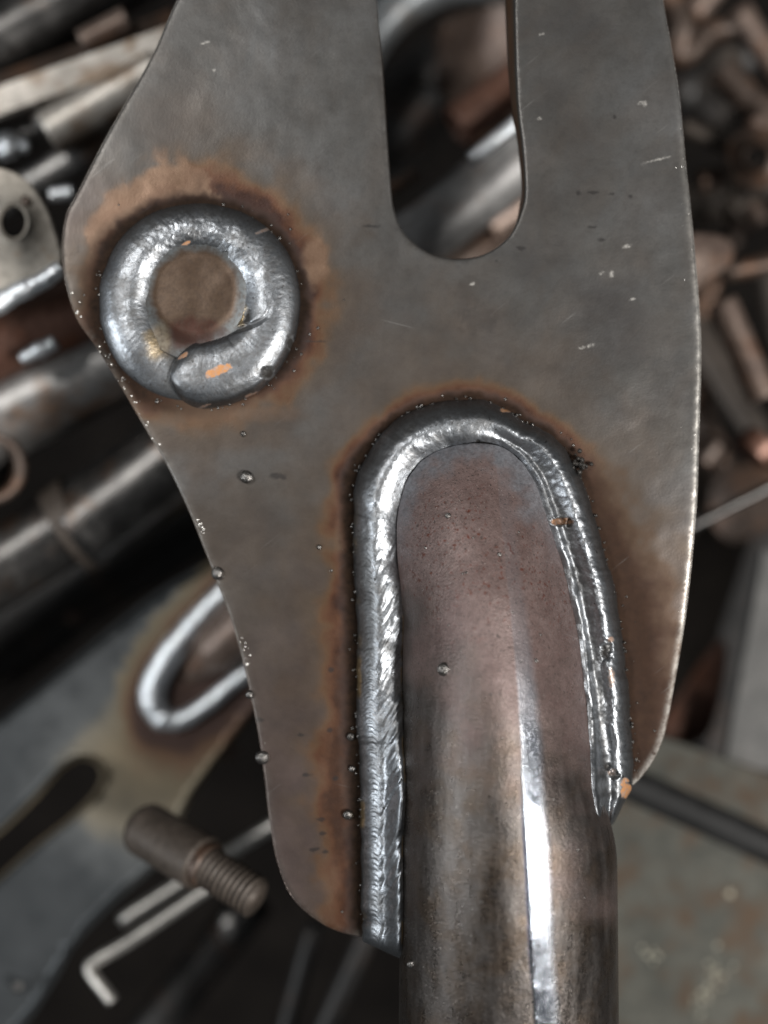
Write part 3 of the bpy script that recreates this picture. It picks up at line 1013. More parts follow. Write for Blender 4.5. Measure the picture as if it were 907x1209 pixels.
def build_ring():
    nt, ns = 64, 900
    R = crom(RING, None)
    L = np.concatenate([[0], np.cumsum(np.hypot(*np.diff(R[:, :2], axis=0).T))])
    s = np.linspace(0, L[-1], ns)
    R = np.stack([np.interp(s, L, R[:, k]) for k in range(4)], -1)
    L = L[-1]
    C = R[:, :2]
    T = np.gradient(C, axis=0)
    T /= np.linalg.norm(T, axis=1)[:, None]
    N = np.stack([T[:, 1], -T[:, 0]], -1)       # to the left of travel in the picture: outer side
    cap = np.clip((L - s) / 41.0, 0, 1)
    cap = np.sqrt(np.clip(1 - (1 - cap) ** 2, 0, 1))
    hw = R[:, 2] * np.maximum(cap, 0.02) + (fbm(s, s * 0, 20, 3, 111) - 0.5) * 2.2
    t = np.linspace(-1, 1, nt)
    X = C[:, None, 0] + N[:, None, 0] * hw[:, None] * t
    Y = C[:, None, 1] + N[:, None, 1] * hw[:, None] * t
    Tg = np.repeat(t[None], ns, 0)
    Sg = np.repeat(s[:, None], nt, 1)
    H = (18 + 0.8 * R[:, 3]) * (0.55 + 0.45 * cap ** 0.8)
    endz = sstep(L - 190, L - 90, Sg)
    pin_ = np.clip(1 - np.abs(Tg) ** 2.0, 0, 1) ** 1.15
    pout = np.clip(1 - np.abs(Tg) ** 2.3, 0, 1) ** 0.72
    pend = np.clip(1 - np.abs(Tg) ** 2.8, 0, 1) ** 0.72
    prof = np.where(Tg < 0, pin_, pout) * (1 - endz) + pend * endz
    Z = H[:, None] * prof - 1.5
    ph = (Sg + 9 * (Tg ** 2) * 2 + 5 * (fbm(X, Y, 24, 3, 113) - 0.5)) / 7.0
    Z += 0.11 * (np.abs(np.sin(ph * np.pi)) ** 0.7 - 0.6) * prof * (0.3 + fbm(X, Y, 50, 3, 115))
    ang = np.arctan2(-(Y - RC[1]), X - RC[0])
    upper = np.exp(-((ang - 1.5) / 1.0) ** 2)
    Z += (fbm(X, Y, 16, 4, 117) - 0.5) * (0.7 + 1.8 * upper) * prof
    Z += (fbm(X, Y, 4.5, 3, 119) - 0.5) * (0.2 + 0.8 * upper) * prof ** 0.5
    # end lobe: nearly flat top that sinks a little towards its middle, with a melted lip
    Z -= 2.6 * sstep(46, 6, np.hypot((X - 252) / 1.5, (Y - 440) / 0.9)) * endz
    Z += 1.0 * np.exp(-((np.abs(Tg) - 0.80) / 0.10) ** 2) * endz
    gl = crom([(236, 404), (262, 394), (288, 387), (312, 376), (322, 360)], 40)
    dg = seg_dist(np.stack([X.ravel(), Y.ravel()], -1), gl).reshape(X.shape)
    gfade = sstep(330, 285, X) * (Sg > L * 0.55)
    Z -= 4.5 * sstep(4.5, 0.5, dg) * gfade
    Z += 2.0 * sstep(26, 5, dg) * gfade * (Y > np.interp(X, gl[:, 0], gl[:, 1]))
    copper = np.zeros_like(X)
    for (px, py, a, b, am) in ((257, 438, 16, 6, 1), (219, 288, 5, 2.5, 0.9), (312, 272, 9, 2, 0.3), (277, 321, 3, 5, .5), (297, 466, 9, 1.8, .5),
                               (216, 420, 5, 3, .8), (240, 480, 8, 1.5, .4)):
        ee = np.hypot((X - px + (Y - py) * 0.3) / a, (Y - py + (X - px) * 0.35) / b) + (fbm(X, Y, 5, 3, 121) - 0.5) * 0.7
        copper = np.maximum(copper, am * sstep(1.05, 0.9, ee))
    black = np.zeros_like(X)
    for (px, py, a, b) in ((292, 375, 5, 11), (284, 348, 3.5, 9), (317, 441, 9, 7), (343, 405, 5, 10), (266, 300, 5, 3)):
        ee = np.hypot((X - px) / a, (Y - py) / b) + (fbm(X, Y, 4, 3, 123) - 0.5) * 1.0
        mm = sstep(1.1, 0.6, ee)
        black = np.maximum(black, mm * 0.95)
        Z -= 2.5 * mm
    black = np.maximum(black, 0.8 * sstep(3.0, 0.8, dg + (fbm(X, Y, 6, 3, 133) - 0.5) * 4) * gfade)
    gold = 0.75 * sstep(14, 5, np.hypot((X - 284) / 0.9, (Y - 372) / 1.3)) * (1 - black)
    gold = np.maximum(gold, 0.55 * sstep(26, 8, np.hypot(X - 190, Y - 406) + (fbm(X, Y, 12, 3, 125) - 0.5) * 16) * (Sg < L * 0.5))
    ox = 0.75 * sstep(0.2, 0.85, Tg) * upper * sstep(0.2, 0.5, fbm(X, Y, 30, 4, 127))  # top outer slope darkened: shade of the side turned from the lamps
    ox = np.maximum(ox, 0.45 * endz * sstep(0.40, 0.60, fbm(X, Y, 14, 5, 129)))
    ox = np.maximum(ox, 0.5 * sstep(0.56, 0.7, fbm(X, Y, 20, 4, 131)))
    ox = np.maximum(ox, 0.6 * sstep(L * 0.20, L * 0.06, Sg))
    ox *= (1 - copper)
    P = np.stack([X, Y, Z], -1)
    A = dict(black=black, copper=copper, gold=gold, oxide_shade=ox)
    bot = P.copy()[:, [0, -1]]
    bot[..., 2] = -4
    Pf = np.concatenate([P, bot[:, ::-1]], 1)
    for k in A:
        A[k] = np.concatenate([A[k], np.zeros((ns, 2))], 1).ravel()
    m = nt + 2
    F = grid_faces(ns, m, close_m=True).tolist()
    F.append(list(range(m))[::-1])
    F.append(list(range((ns - 1) * m, ns * m)))
    return mesh_obj('ring_weld', W(Pf.reshape(-1, 3)), F, M_WELD, bracket, A)


ring = build_ring()


def build_pin():
    nr, na = 40, 120
    r = np.linspace(0.0, 74, nr)
    a = np.linspace(0, 2 * math.pi, na, endpoint=False)
    X = 231 + r[:, None] * np.cos(a)
    Y = 352 + r[:, None] * np.sin(a)
    Z = 7 - 4.5 * sstep(0, 62, r)[:, None] * 0 + 3.5 * sstep(44, 66, np.hypot(X - 230, Y - 345)) + (fbm(X, Y, 30, 2, 141) - 0.5) * 1.2
    rad = np.clip(np.hypot(X - 230, Y - 346) / 56.0, 0, 1)
    red = 0.9 * sstep(1.1, 0.4, np.hypot((X - 225) / 40, (Y - 393) / 20) + (fbm(X, Y, 14, 3, 143) - 0.5) * 0.9)
    yel = 0.45 * sstep(1.1, 0.5, np.hypot((X - 190) / 14, (Y - 402) / 26))
    P = np.stack([X, Y, Z], -1)
    low = P[-1:].copy()
    low[..., 2] = -TH - 20
    P = np.concatenate([P, low], 0)
    A = {k: np.concatenate([v.ravel(), np.zeros(na)]) for k, v in dict(rad=rad, red=red, yellow=yel).items()}
    F = grid_faces(nr + 1, na, close_m=True)[:, ::-1].tolist()
    F = F[na:]
    F = [[0 * na + 0, na + (j + 1) % na, na + j][::-1] for j in range(na)] + F
    return mesh_obj('pin_end', W(P.reshape(-1, 3)), F, M_PIN, bracket, A)


pin = build_pin()


# ---- spatter
def blob(x, y, z, r, flat=0.75, seg=14, seed=0, squash=1.0):
    th = np.linspace(0, math.pi, seg // 2 + 2)
    ph = np.linspace(0, 2 * math.pi, seg, endpoint=False)
    A, B = np.meshgrid(th, ph, indexing='ij')
    rr = r * (1 + 0.16 * (fbm(A * 40 + seed * 9.1, B * 30, 30, 2, seed) - 0.5) * 2)
    P = np.stack([x + rr * np.sin(A) * np.cos(B), y + rr * np.sin(A) * np.sin(B) * squash, z + rr * np.cos(A) * flat], -1)
    return P.reshape(-1, 3), grid_faces(len(th), seg, close_m=True)


def bead(par, x, y, z, r, mat=None, flat=0.75):
    P, F = blob(x, y, z, r, flat, 18, int(x + y))
    # melted foot round the bead
    a = np.linspace(0, 2 * math.pi, 18, endpoint=False)
    return mesh_obj('spatter_bead', W(P), F, mat or M_SPAT, par)


for (x, y, z, r) in ((291, 563, 3, 8), (257, 677, 2, 7.5), (310, 895, 1, 8.5), (295, 820, 0, 5), (411, 962, 3, 6), (414, 870, 2, 4.5),
                     (287, 512, 1, 3.5), (377, 646, 1, 3), (416, 908, 2, 4)):
    bead(plate, x, y, z, r)
for (x, y, r) in ((524, 790, 8), (486, 1139, 5.5), (529, 609, 3.5), (633, 780, 2.5), (590, 655, 2.5)):
    bead(tube, x, y, float(tube_z(np.array(x), np.array(y))) + 1, r, flat=0.6)


def speckle(name, par, pts, mat, zfun, label):
    parts = []
    for i, (x, y, r, fl) in enumerate(pts):
        parts.append(blob(x, y, zfun(x, y), r, fl, 7, i))
    V, F = merge(parts)
    o = mesh_obj(name, W(V), F, mat, par, kind='stuff')
    o['label'] = label
    return o


pts = []
WOd = crom(WO, 400)
for k in range(110):
    p = WOd[rng.integers(0, 400)] + rng.normal(0, 1, 2) * rng.choice([4, 8, 22])
    if inside(p[None], outer[::10])[0]:
        pts.append((p[0], p[1], abs(rng.normal(0.9, 0.5)) + 0.4, 0.6))
for k in range(60):
    a = rng.uniform(0, 2 * math.pi)
    rr = 120 + abs(rng.normal(0, 1)) * rng.choice([3, 20])
    p = RC + rr * np.array([math.cos(a), math.sin(a)])
    if inside(p[None], outer[::10])[0]:
        pts.append((p[0], p[1], abs(rng.normal(0.9, 0.5)) + 0.4, 0.6))
speckle('fine_spatter', plate, pts, M_SPAT, lambda x, y: 0.3, 'tiny steel spatter grains scattered beside the welds')
# bright chips along the cut edges
pts = []
lo = crom([(228, 612), (241, 648), (262, 700), (286, 778), (300, 845), (312, 915)], 200)
for k in range(70):
    c = lo[int(rng.choice([rng.integers(0, 200), rng.integers(0, 14), rng.integers(78, 122)]))]
    pts.append((c[0] + 4 + abs(rng.normal(0, 4)), c[1] + rng.normal(0, 3), abs(rng.normal(0.5, 0.5)) + 0.25, 0.35))
hi = crom([(800, 90), (812, 200), (820, 290), (826, 420), (825, 510), (821, 610), (809, 720), (795, 810)], 400)
for k in range(70):
    c = hi[rng.integers(0, 400)]
    pts.append((c[0] - 2 - abs(rng.normal(0, 1)) * rng.choice([2, 5, 10]), c[1] + rng.normal(0, 3), abs(rng.normal(0.35, 0.4)) + 0.25, 0.3))
left = crom([(79, 340), (92, 380), (118, 420), (150, 470), (180, 525)], 100)
for k in range(26):
    c = left[rng.integers(0, 100)]
    pts.append((c[0] + 4 + abs(rng.normal(0, 3)), c[1] + rng.normal(0, 3), abs(rng.normal(0.7, 0.4)) + 0.3, 0.4))
speckle('edge_chips', plate, pts, M_FLAKE, lambda x, y: -0.3, 'bright bare-metal burrs along the cut edges')
# toe spatter on the weld's outer line, and grains on the tube
pts = []
for k in range(110):
    j = rng.integers(20, 380)
    p = WOd[j] + rng.normal(0, 1.6, 2)
    pts.append((p[0], p[1], abs(rng.normal(1.0, 0.5)) + 0.5, 0.8))
speckle('toe_spatter', fillet, pts, M_SPAT, lambda x, y: 2.0, 'beady spatter along the weld toe')
pts = []
for k in range(120):
    x, y = rng.uniform(490, 700), rng.uniform(560, 1190)
    if np.interp(y, *TXL) + 25 < x < np.interp(y, *TXR) - 20:
        pts.append((x, y, abs(rng.normal(0.7, 0.4)) + 0.3, 0.5))
speckle('tube_grains', tube, pts, M_SPAT, lambda x, y: float(tube_z(np.array(float(x)), np.array(float(y)))), 'tiny grains on the tube')
# slag crumb at the upper right of the U weld
parts = []
for k in range(26):
    parts.append(blob(683 + rng.normal(0, 4.5), 548 + rng.normal(0, 6), 5 + rng.uniform(-3, 6), rng.uniform(1.5, 4), 1.0, 8, k))
V, F = merge(parts)
mesh_obj('slag_crumb', W(V), F, M_SLAG, fillet)

# ================================================================== THE PILE BEHIND
kz = lambda z: (DP - float(deep(z))) / DP * S      # metres per modelling unit at depth z


def lin(a, b, za, zb=None, n=2):
    zb = za if zb is None else zb
    A, B = np.array([*a, za], float), np.array([*b, zb], float)
    return W(A[None] + (B - A)[None] * np.linspace(0, 1, n)[:, None])


def pipe(name, a, b, z, r, mat, label, cat, zb=None, hollow=0.84, n=24, seed=0, parent=None, bumps=0.0):
    a, b = np.array(a, float), np.array(b, float)
    u = (b - a) / np.linalg.norm(b - a)
    off = lambda q: q[0] < -20 or q[0] > 927 or q[1] < -15 or q[1] > 1224
    if zb is None:                        # stock that leaves the picture runs on beyond it
        a = a - u * (260 if off(a) else 0)
        b = b + u * (260 if off(b) else 0)
    p = lin(a, b, z, zb, n)
    V, F = tube_mesh(p, r * kz(z), 40, hollow, bumps=bumps, seed=seed)
    o = mesh_obj(name, V, F, mat, parent)
    if parent is None:
        tag(o, label, cat)
    return o


def wpath(pts):
    return W(crom(np.array(pts, float), None))


# ---- upper left
pipe('steel_tube', (-150, 132), (260, -92), -260, 40, M_DARK, 'dark steel tube with a bright streak across the top left corner', 'tube', seed=1)
a, b = lin((-80, 149), (205, 47), -215)
ax = (b - a) / np.linalg.norm(b - a)
side = np.array([-ax[1], ax[0], 0.0])
V, F = box_mesh(a, b, side * 15 * kz(-215) + np.array([0, 0, 3]) * S, np.array([0, 0, 1.0]) * 7 * S)
fb = thing('angle_bar', (60, 98, -215), 'pale steel angle bar slanting below the dark tube at top left', 'bar')
mesh_obj('flange', V, F, M_PALE, fb, smooth=False)
a, b = lin((-80, 128), (205, 20), -235)
V, F = box_mesh(a, b, side * 14 * kz(-235) + np.array([0, 0, -12]) * S, np.array([0.2 * S, 0.3 * S, 4 * S]))
mesh_obj('flange', V, F, M_BROWN, fb, smooth=False)
pipe('tube_stub', (98, 52), (152, 24), -225, 17, M_PINK, 'short blurred brown tube stub above the pale angle bar', 'tube', seed=2)
pipe('short_tube', (58, 158), (190, 82), -225, 27, M_PALE, 'bright short tube just under the pale angle bar', 'tube', seed=3)
t = thing('welded_rod', (30, 165, -240), 'dark rod carrying shiny weld lumps above the holed tab', 'rod')
p = lin((-60, 190), (120, 128), -250, None, 12)
V, F = tube_mesh(p, 15 * kz(-250), 24)
mesh_obj('rod', V, F, M_DARK, t)
for (x, y, r) in ((8, 172, 17), (27, 171, 9), (84, 147, 9), (52, 140, 15)):
    P, F = blob(x, y, -232, r, 0.8, 18, x)
    mesh_obj('weld_lump', W(P), F, M_WELD2 if r != 15 else M_GREY, t)
pipe('grey_tube', (0, 240), (175, 138), -260, 20, M_GREY, 'grey tube passing behind the plate rim beside the holed tab', 'tube', seed=4)
pipe('rod_end', (60, 231), (86, 228), -200, 10, M_WELD2, 'small shiny rod end right of the holed tab', 'rod', hollow=None, seed=5)

# tab with a hole
tabc = thing('holed_tab', (10, 270, -110), 'pale beige tab with a round hole and weld bead, at left edge', 'tab')
tab = crom([(-150, 190), (-60, 190), (0, 198), (30, 212), (52, 240), (66, 275), (73, 305), (66, 322), (20, 345), (-60, 362), (-150, 375)], 140, True)
hole = crom([(16 + 15 * math.cos(a), 262 + 19 * math.sin(a)) for a in np.linspace(0, 2 * math.pi, 12, endpoint=False)], 40, True)
V, F = plate_mesh(tab, [hole], -110, 26, rnd=3)
mesh_obj('tab_plate', W(V), F, M_BEIGE, tabc)
P, F = blob(31, 237, -109, 6, 0.25, 14, 3)
mesh_obj('rust_spot', W(P), F, M_BROWN, tabc)


def bead_strip(name, pts, radii, z, mat, parent, flat=0.7, seed=0):
    pa = crom(np.array([(x, y, r) for (x, y), r in zip(pts, radii)], float), None)
    n = len(pa)
    r = pa[:, 2] * (1 + 0.28 * (fbm(np.arange(n) * 1.0, np.zeros(n), 9, 3, seed) - 0.5))
    p = W(np.column_stack([pa[:, :2], np.full(n, float(z))]))
    V, F = tube_mesh(p, r * kz(z), 22, bumps=0.12, seed=seed)
    return mesh_obj(name, V, F, mat, parent)


bead_strip('weld_bead', [(-60, 378), (-10, 362), (20, 346), (50, 332), (72, 316)], [13, 13, 12, 11, 9], -108, M_WELD2, tabc, seed=3)

pipe('red_brown_tube', (-120, 458), (170, 335), -215, 42, M_RED, 'red-brown tube under the holed tab at the left edge', 'tube', seed=6)
wl = bead_strip('weld_run', [(25, 424), (45, 414), (66, 404)], [7, 10, 8], -165, M_WELD2, None, seed=5)
tag(wl, 'small shiny weld run between the red-brown tube and thick grey tube', 'weld')
pipe('thick_grey_tube', (-120, 552), (250, 372), -240, 50, M_GREY, 'thick grey-brown tube with soft shine left of the ring weld', 'tube', seed=7)
# open pipe end
o = pipe('open_pipe_end', (-14, 552), (-34, 556), -205, 44, M_BROWN, 'brown open pipe end at the left edge below thick grey tube', 'pipe', zb=-330, hollow=0.72, seed=8)

# jointed tube
jt = thing('jointed_tube', (110, 610, -240), 'dark glossy tube with two white streaks and a rusty joint', 'tube')
pipe('tube_run', (92, 628), (330, 448), -250, 56, M_DARK, '', '', parent=jt, seed=9)
pipe('tube_run', (-130, 752), (96, 610), -255, 46, M_DARK, '', '', parent=jt, seed=10)
pipe('rusty_joint', (80, 628), (104, 612), -252, 57, M_MUD, '', '', parent=jt, seed=11, hollow=0.9, n=6)
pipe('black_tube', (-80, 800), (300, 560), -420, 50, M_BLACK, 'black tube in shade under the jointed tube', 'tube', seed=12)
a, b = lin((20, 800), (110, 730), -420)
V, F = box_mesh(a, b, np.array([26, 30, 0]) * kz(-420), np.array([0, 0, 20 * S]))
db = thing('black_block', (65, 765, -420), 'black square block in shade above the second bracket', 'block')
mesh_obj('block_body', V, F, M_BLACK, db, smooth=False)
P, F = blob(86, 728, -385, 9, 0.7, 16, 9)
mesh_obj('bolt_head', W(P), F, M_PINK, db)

# ---- the second bracket
b2 = thing('second_bracket', (160, 900, -250), 'blurred second bracket with slot and U weld at lower left', 'bracket')
c2 = crom([(330, 612), (262, 655), (190, 696), (130, 742), (60, 800), (0, 848), (-90, 910), (-160, 1000), (-160, 1290), (-40, 1270), (25, 1215), (60, 1165),
           (92, 1112), (140, 1062), (195, 1010), (222, 950), (262, 892), (300, 842), (360, 770)], 260, True)
s2 = crom([(-130, 1090), (-60, 1032), (0, 984), (40, 946), (75, 908), (100, 897), (117, 907), (116, 928), (88, 960), (40, 998), (0, 1034), (-60, 1085), (-115, 1128)], 150, True)


def heat2_mat():
    t = NT('heat_tinted_plate')
    d = t.attr('burn')
    n = t.noise(50, 4)
    dd = t.math('ADD', d, t.math('MULTIPLY', t.math('SUBTRACT', n, 0.5), 0.25))
    c = t.ramp(dd, (0.12, (0.040, 0.044, 0.047)), (0.38, (0.085, 0.09, 0.092)), (0.52, (0.155, 0.14, 0.11)), (0.78, (0.165, 0.135, 0.09)),
               (0.90, (0.13, 0.075, 0.045)), (0.97, (0.05, 0.028, 0.022)))
    return t.out(c, t.ramp(n, (0.3, 0.36), (0.7, 0.5)), 0.5, t.bump(t.noise(12, 4), 1, 0.4))


M_HEAT2 = heat2_mat()
U2 = crom([(300, 668), (262, 702), (228, 738), (196, 780), (180, 815), (186, 845), (212, 852), (244, 834), (275, 808), (310, 782)], 80)


# finer front face so that the tint is smooth
def plate_dense(outer, holes, z, thick, step, tintfun, mat, parent):
    V, F = plate_mesh(outer, holes, z, thick, rnd=5)
    gx, gy = np.meshgrid(np.arange(outer[:, 0].min(), outer[:, 0].max(), step), np.arange(outer[:, 1].min(), outer[:, 1].max(), step))
    G = np.stack([gx.ravel(), gy.ravel()], -1) + rng.uniform(-1, 1, (gx.size, 2))
    ok = inside(G, outer) & (seg_dist(G, outer[::3], True) > 8)
    for h in holes:
        ok &= ~inside(G, h) & (seg_dist(G, h[::2], True) > 8)
    G = G[ok]
    n = len(outer)
    front_idx = [np.arange(n)]
    c = 4 * n
    for h in holes:
        front_idx.append(np.arange(len(h)) + c)
        c += 4 * len(h)
    # remove the old front triangles (those made only of front loop vertices)
    fs = set(np.concatenate(front_idx).tolist())
    F = [f for f in F if not (len(f) == 3 and all(i in fs for i in f))]
    lp = np.concatenate(front_idx)
    P = np.vstack([V[lp][:, :2], G])
    ed, s0 = [], 0
    for q in front_idx:
        m = len(q)
        ed += [(s0 + j, s0 + (j + 1) % m) for j in range(m)]
        s0 += m
    vv, _, ff, ov, _, _ = delaunay_2d_cdt([Vector(p) for p in P], ed, [], 0, 1e-6)
    base = len(V)
    V = np.vstack([V, np.column_stack([G, np.full(len(G), float(z))])])
    idx = np.concatenate([lp, np.arange(len(G)) + base])
    p2 = np.array([[p.x, p.y] for p in vv])
    T = np.array([list(t) for t in ff])
    cen = p2[T].mean(1)
    ok = inside(cen, V[front_idx[0]][:, :2])
    for q in front_idx[1:]:
        ok &= ~inside(cen, V[q][:, :2])
    for t in T[ok]:
        F.append([int(idx[ov[i][0]]) for i in t][::-1])
    tf = tintfun(V)
    c = 4 * n
    for h in holes:                       # slot wall and rim coloured pale and warm to look lit
        tf[c + len(h):c + 4 * len(h)] = 0.78
        c += 4 * len(h)
    return mesh_obj('plate', W(V), F, mat, parent, dict(burn=tf))


def tint2(V):
    d = seg_dist(V[:, :2], U2)
    along = sstep(330, 120, V[:, 1] * 0 + np.hypot(V[:, 0] - 230, V[:, 1] - 860))
    gold = np.interp(d, [0, 14, 26, 60, 130, 210], [1.0, 0.97, 0.82, 0.62, 0.42, 0.0])
    lowr = sstep(-0.2, 0.35, ((V[:, 0] - 190) * 0.6 + (V[:, 1] - 780) * 0.8) / 200)
    return np.clip(np.where(d < 40, gold, gold * (0.35 + 0.65 * lowr)) + 0.18 * lowr * along, 0, 1)


plate_dense(c2, [s2], -250, 34, 9, tint2, M_HEAT2, b2)
bead_strip('fillet_weld', [(300, 668), (262, 702), (228, 738), (196, 780), (181, 815), (188, 843), (212, 850), (244, 832), (275, 806), (310, 782)],
           [13, 13, 15, 17, 18, 16, 13, 11, 10, 10], -243, M_WELD2, b2, seed=11)
V, F = tube_mesh(lin((208, 812), (380, 650), -262, -215, 40), np.concatenate([np.linspace(6, 31, 12), np.full(28, 31)]) * kz(-250), 36)
mesh_obj('tube', V, F, M_PINK, b2)

# ---- threaded stud
st = thing('threaded_stud', (225, 1010, -130), 'dull brown stud with threaded end lying near the second bracket slot', 'stud')
ps = lin((160, 972), (240, 1020), -150, -110, 30)
rr = np.full(30, 32.0)
rr[:6] = 32 * np.sqrt(1 - (1 - np.linspace(0.12, 1, 6)) ** 2)
V, F = tube_mesh(ps, rr * kz(-130), 40, bumps=0.02)
mesh_obj('shank', V, F, M_MUD, st)
ps = lin((238, 1019), (247, 1024), -110, -106, 8)
V, F = tube_mesh(ps, 27 * kz(-108), 40)
mesh_obj('collar', V, F, M_BROWN, st)
nth = 150
ps = lin((245, 1023), (302, 1060), -107, -85, nth)
turn = np.linspace(0, 9.5, nth)
# helical ridge
T_ = (ps[-1] - ps[0]) / np.linalg.norm(ps[-1] - ps[0])
a_ = np.cross(T_, [0, 0, 1])
a_ /= np.linalg.norm(a_)
b_ = np.cross(a_, T_)
th = np.linspace(0, 2 * math.pi, 36, endpoint=False)
ph = turn[:, None] - th[None] / (2 * math.pi)
rad = (25 - 4.2 * np.abs(((ph % 1) - 0.5) * 2) ** 1.2) * kz(-95)
V = ps[:, None] + (np.cos(th) * rad)[..., None] * a_ + (np.sin(th) * rad)[..., None] * b_
F = grid_faces(nth, 36, close_m=True)[:, ::-1].tolist()
F += [list(range(36)), list(range((nth - 1) * 36, nth * 36))[::-1]]
mesh_obj('thread', V.reshape(-1, 3), F, M_MUD, st)

# ---- rods lower left
V, F = tube_mesh(wpath([(262, 1038, -235), (200, 1080, -235), (150, 1113, -235), (114, 1134, -235), (106, 1143, -234), (112, 1155, -230), (122, 1168, -226), (133, 1182, -222)]), 7.5 * kz(-235), 24)
tag(mesh_obj('bent_rod', V, F, M_SILVER), 'thin bright rod with a bent tip at lower left', 'rod')
pipe('straight_rod', (143, 1088), (345, 960), -265, 9, M_SILVER, 'straight bright rod passing behind the threaded stud', 'rod', hollow=None, seed=14)
pipe('dim_tube', (120, 1290), (300, 1062), -380, 26, M_BLACK, 'dim dark tube rising behind the bent rod at bottom', 'tube', seed=15)
pipe('thin_tube', (325, 1260), (372, 1090), -330, 11, M_BLACK, 'thin dark tube below the plate tip at bottom', 'tube', seed=16)
pipe('slim_tube', (372, 1240), (440, 1090), -330, 13, M_BLACK, 'slim dark tube beside the fillet weld foot at bottom', 'tube', seed=17)
P, F = blob(270, 1092, -300, 12, 0.7, 18, 21, 1.5)
tag(mesh_obj('steel_pellet', W(P), F, M_GREY), 'small grey pellet of steel below the threaded stud', 'pellet')
P, F = blob(268, 888, -330, 15, 0.7, 18, 22, 0.8)
tag(mesh_obj('steel_nub', W(P), F, M_PINK), 'small brown steel nub left of the plate edge in shade', 'nub')
P, F = blob(20, 1165, -240, 7, 0.7, 12, 23)
mesh_obj('spatter_bead', W(P), F, M_SPAT, b2)

# ---- seen through the slot
pipe('slot_tube', (400, 355), (700, 120), -250, 38, M_SLOT, 'grey tube crossing behind the slot opening', 'tube', seed=18)
pipe('bright_rod', (556, 189), (650, 112), -190, 9, M_WELD2, 'bright thin rod lying on the grey tube inside the slot', 'rod', hollow=None, seed=19)
pipe('small_rod', (420, 250), (492, 204), -215, 9, M_BROWN, 'small dull rod at the left of the slot opening', 'rod', hollow=None, seed=20)
arc = [(560 + 150 * math.cos(a), 140 - 0 + 165 * math.sin(a)) for a in np.linspace(math.radians(150), math.radians(285), 14)]
V, F = tube_mesh(wpath([(x, y, -330) for x, y in arc]), 26 * kz(-330), 24)
tag(mesh_obj('curved_tube', V, F, M_BLUEGREY), 'blue-grey curved tube in the upper slot opening', 'tube')
q = crom([(520, 30), (560, 10), (640, 0), (660, 80), (640, 130), (600, 140), (560, 170), (525, 150), (515, 90)], 80, True)
V, F = plate_mesh(q, [], -400, 30, ztilt=lambda p: -400 + (p[:, 0] - 560) * 0.5 - (p[:, 1] - 80) * 0.4, rnd=4)
tag(mesh_obj('brown_plate', W(V), F, M_PINK), 'brown-pink plate deep in the upper slot opening', 'plate')
pipe('brown_stub', (540, 150), (620, 90), -330, 26, M_RED, 'red-brown stub in the middle of the slot opening', 'tube', seed=22)
pipe('rusty_stub', (575, 268), (640, 225), -330, 20, M_PINK, 'rusty stub at the lower right of the slot opening', 'tube', seed=23)
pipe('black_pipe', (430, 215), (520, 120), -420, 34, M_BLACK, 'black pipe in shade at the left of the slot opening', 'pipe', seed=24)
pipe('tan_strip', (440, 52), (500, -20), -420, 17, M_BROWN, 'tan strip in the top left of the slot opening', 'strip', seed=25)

# ---- right-hand jumble
def small(name, a, b, z, r, mat, label, cat, **k):
    return pipe(name, a, b, z, r, mat, label, cat, **k)


V, F = tube_mesh(wpath([(776, -20, -330), (800, 6, -325), (806, 34, -320), (800, 62, -325), (815, 60, -330), (838, 38, -335), (862, 32, -340)]), 15 * kz(-330), 20, bumps=0.1)
tag(mesh_obj('hooked_piece', V, F, M_BROWN), 'hooked brown steel piece beside the plate corner at top right', 'hook')
small('brown_tube', (872, 10), (935, 112), -340, 15, M_PINK, 'pinkish tube slanting down at the top right corner', 'tube', seed=31)
small('rough_stub', (852, 82), (880, 116), -330, 19, M_BROWN, 'rough brown stub below the pinkish corner tube', 'stub', seed=32, hollow=0.7)
small('long_brown_rod', (862, 102), (950, 160), -350, 17, M_BROWN, 'brown rod running to the right edge below rough stub', 'rod', seed=33)
small('thin_dark_rod', (806, 148), (870, 180), -330, 9, M_MUD, 'thin dim rod beside the plate edge at upper right', 'rod', seed=34, hollow=None)
small('tan_stub', (893, 140), (905, 168), -320, 17, M_PINK, 'tan stub at right edge under the long brown rod', 'stub', seed=35, hollow=0.6)
small('blunt_stub', (826, 214), (856, 208), -340, 13, M_BROWN, 'dim blunt stub beside the plate edge at right', 'stub', seed=36)
small('dark_nub', (884, 240), (900, 262), -350, 12, M_BROWN, 'dark brown nub by the right edge below the tan stub', 'nub', seed=37)
q = crom([(812, 282), (836, 276), (862, 284), (866, 306), (852, 322), (836, 330), (820, 346), (806, 340)], 60, True)
V, F = plate_mesh(q, [], -230, 22, ztilt=lambda p: -230 + (p[:, 0] - 830) * -0.4, rnd=4)
tag(mesh_obj('bent_tab', W(V), F, M_PINK), 'small pink-brown bent tab poking out behind the right plate edge', 'tab')
small('dim_rod', (850, 322), (935, 306), -300, 12, M_BROWN, 'dim brown rod to the right of the bent tab', 'rod', seed=38)
small('tan_tube', (852, 356), (902, 470), -270, 18, M_PINK, 'tan tube end pointing down-right beside the right plate edge', 'tube', seed=39)
small('round_stub', (886, 536), (902, 520), -300, 24, M_RED, 'reddish round stub at the right edge below tan tube', 'stub', seed=40)
small('blunt_stub', (826, 545), (846, 520), -330, 17, M_BROWN, 'brown stub behind the plate edge left of the reddish stub', 'stub', seed=41)
pipe('thin_grey_rod', (780, 640), (935, 562), -270, 6, M_DARK, 'thin grey rod slanting up at the right edge', 'rod', hollow=None, seed=42)
q = crom([(800, 500), (880, 560), (900, 640), (870, 760), (840, 840), (780, 860), (760, 600)], 60, True)
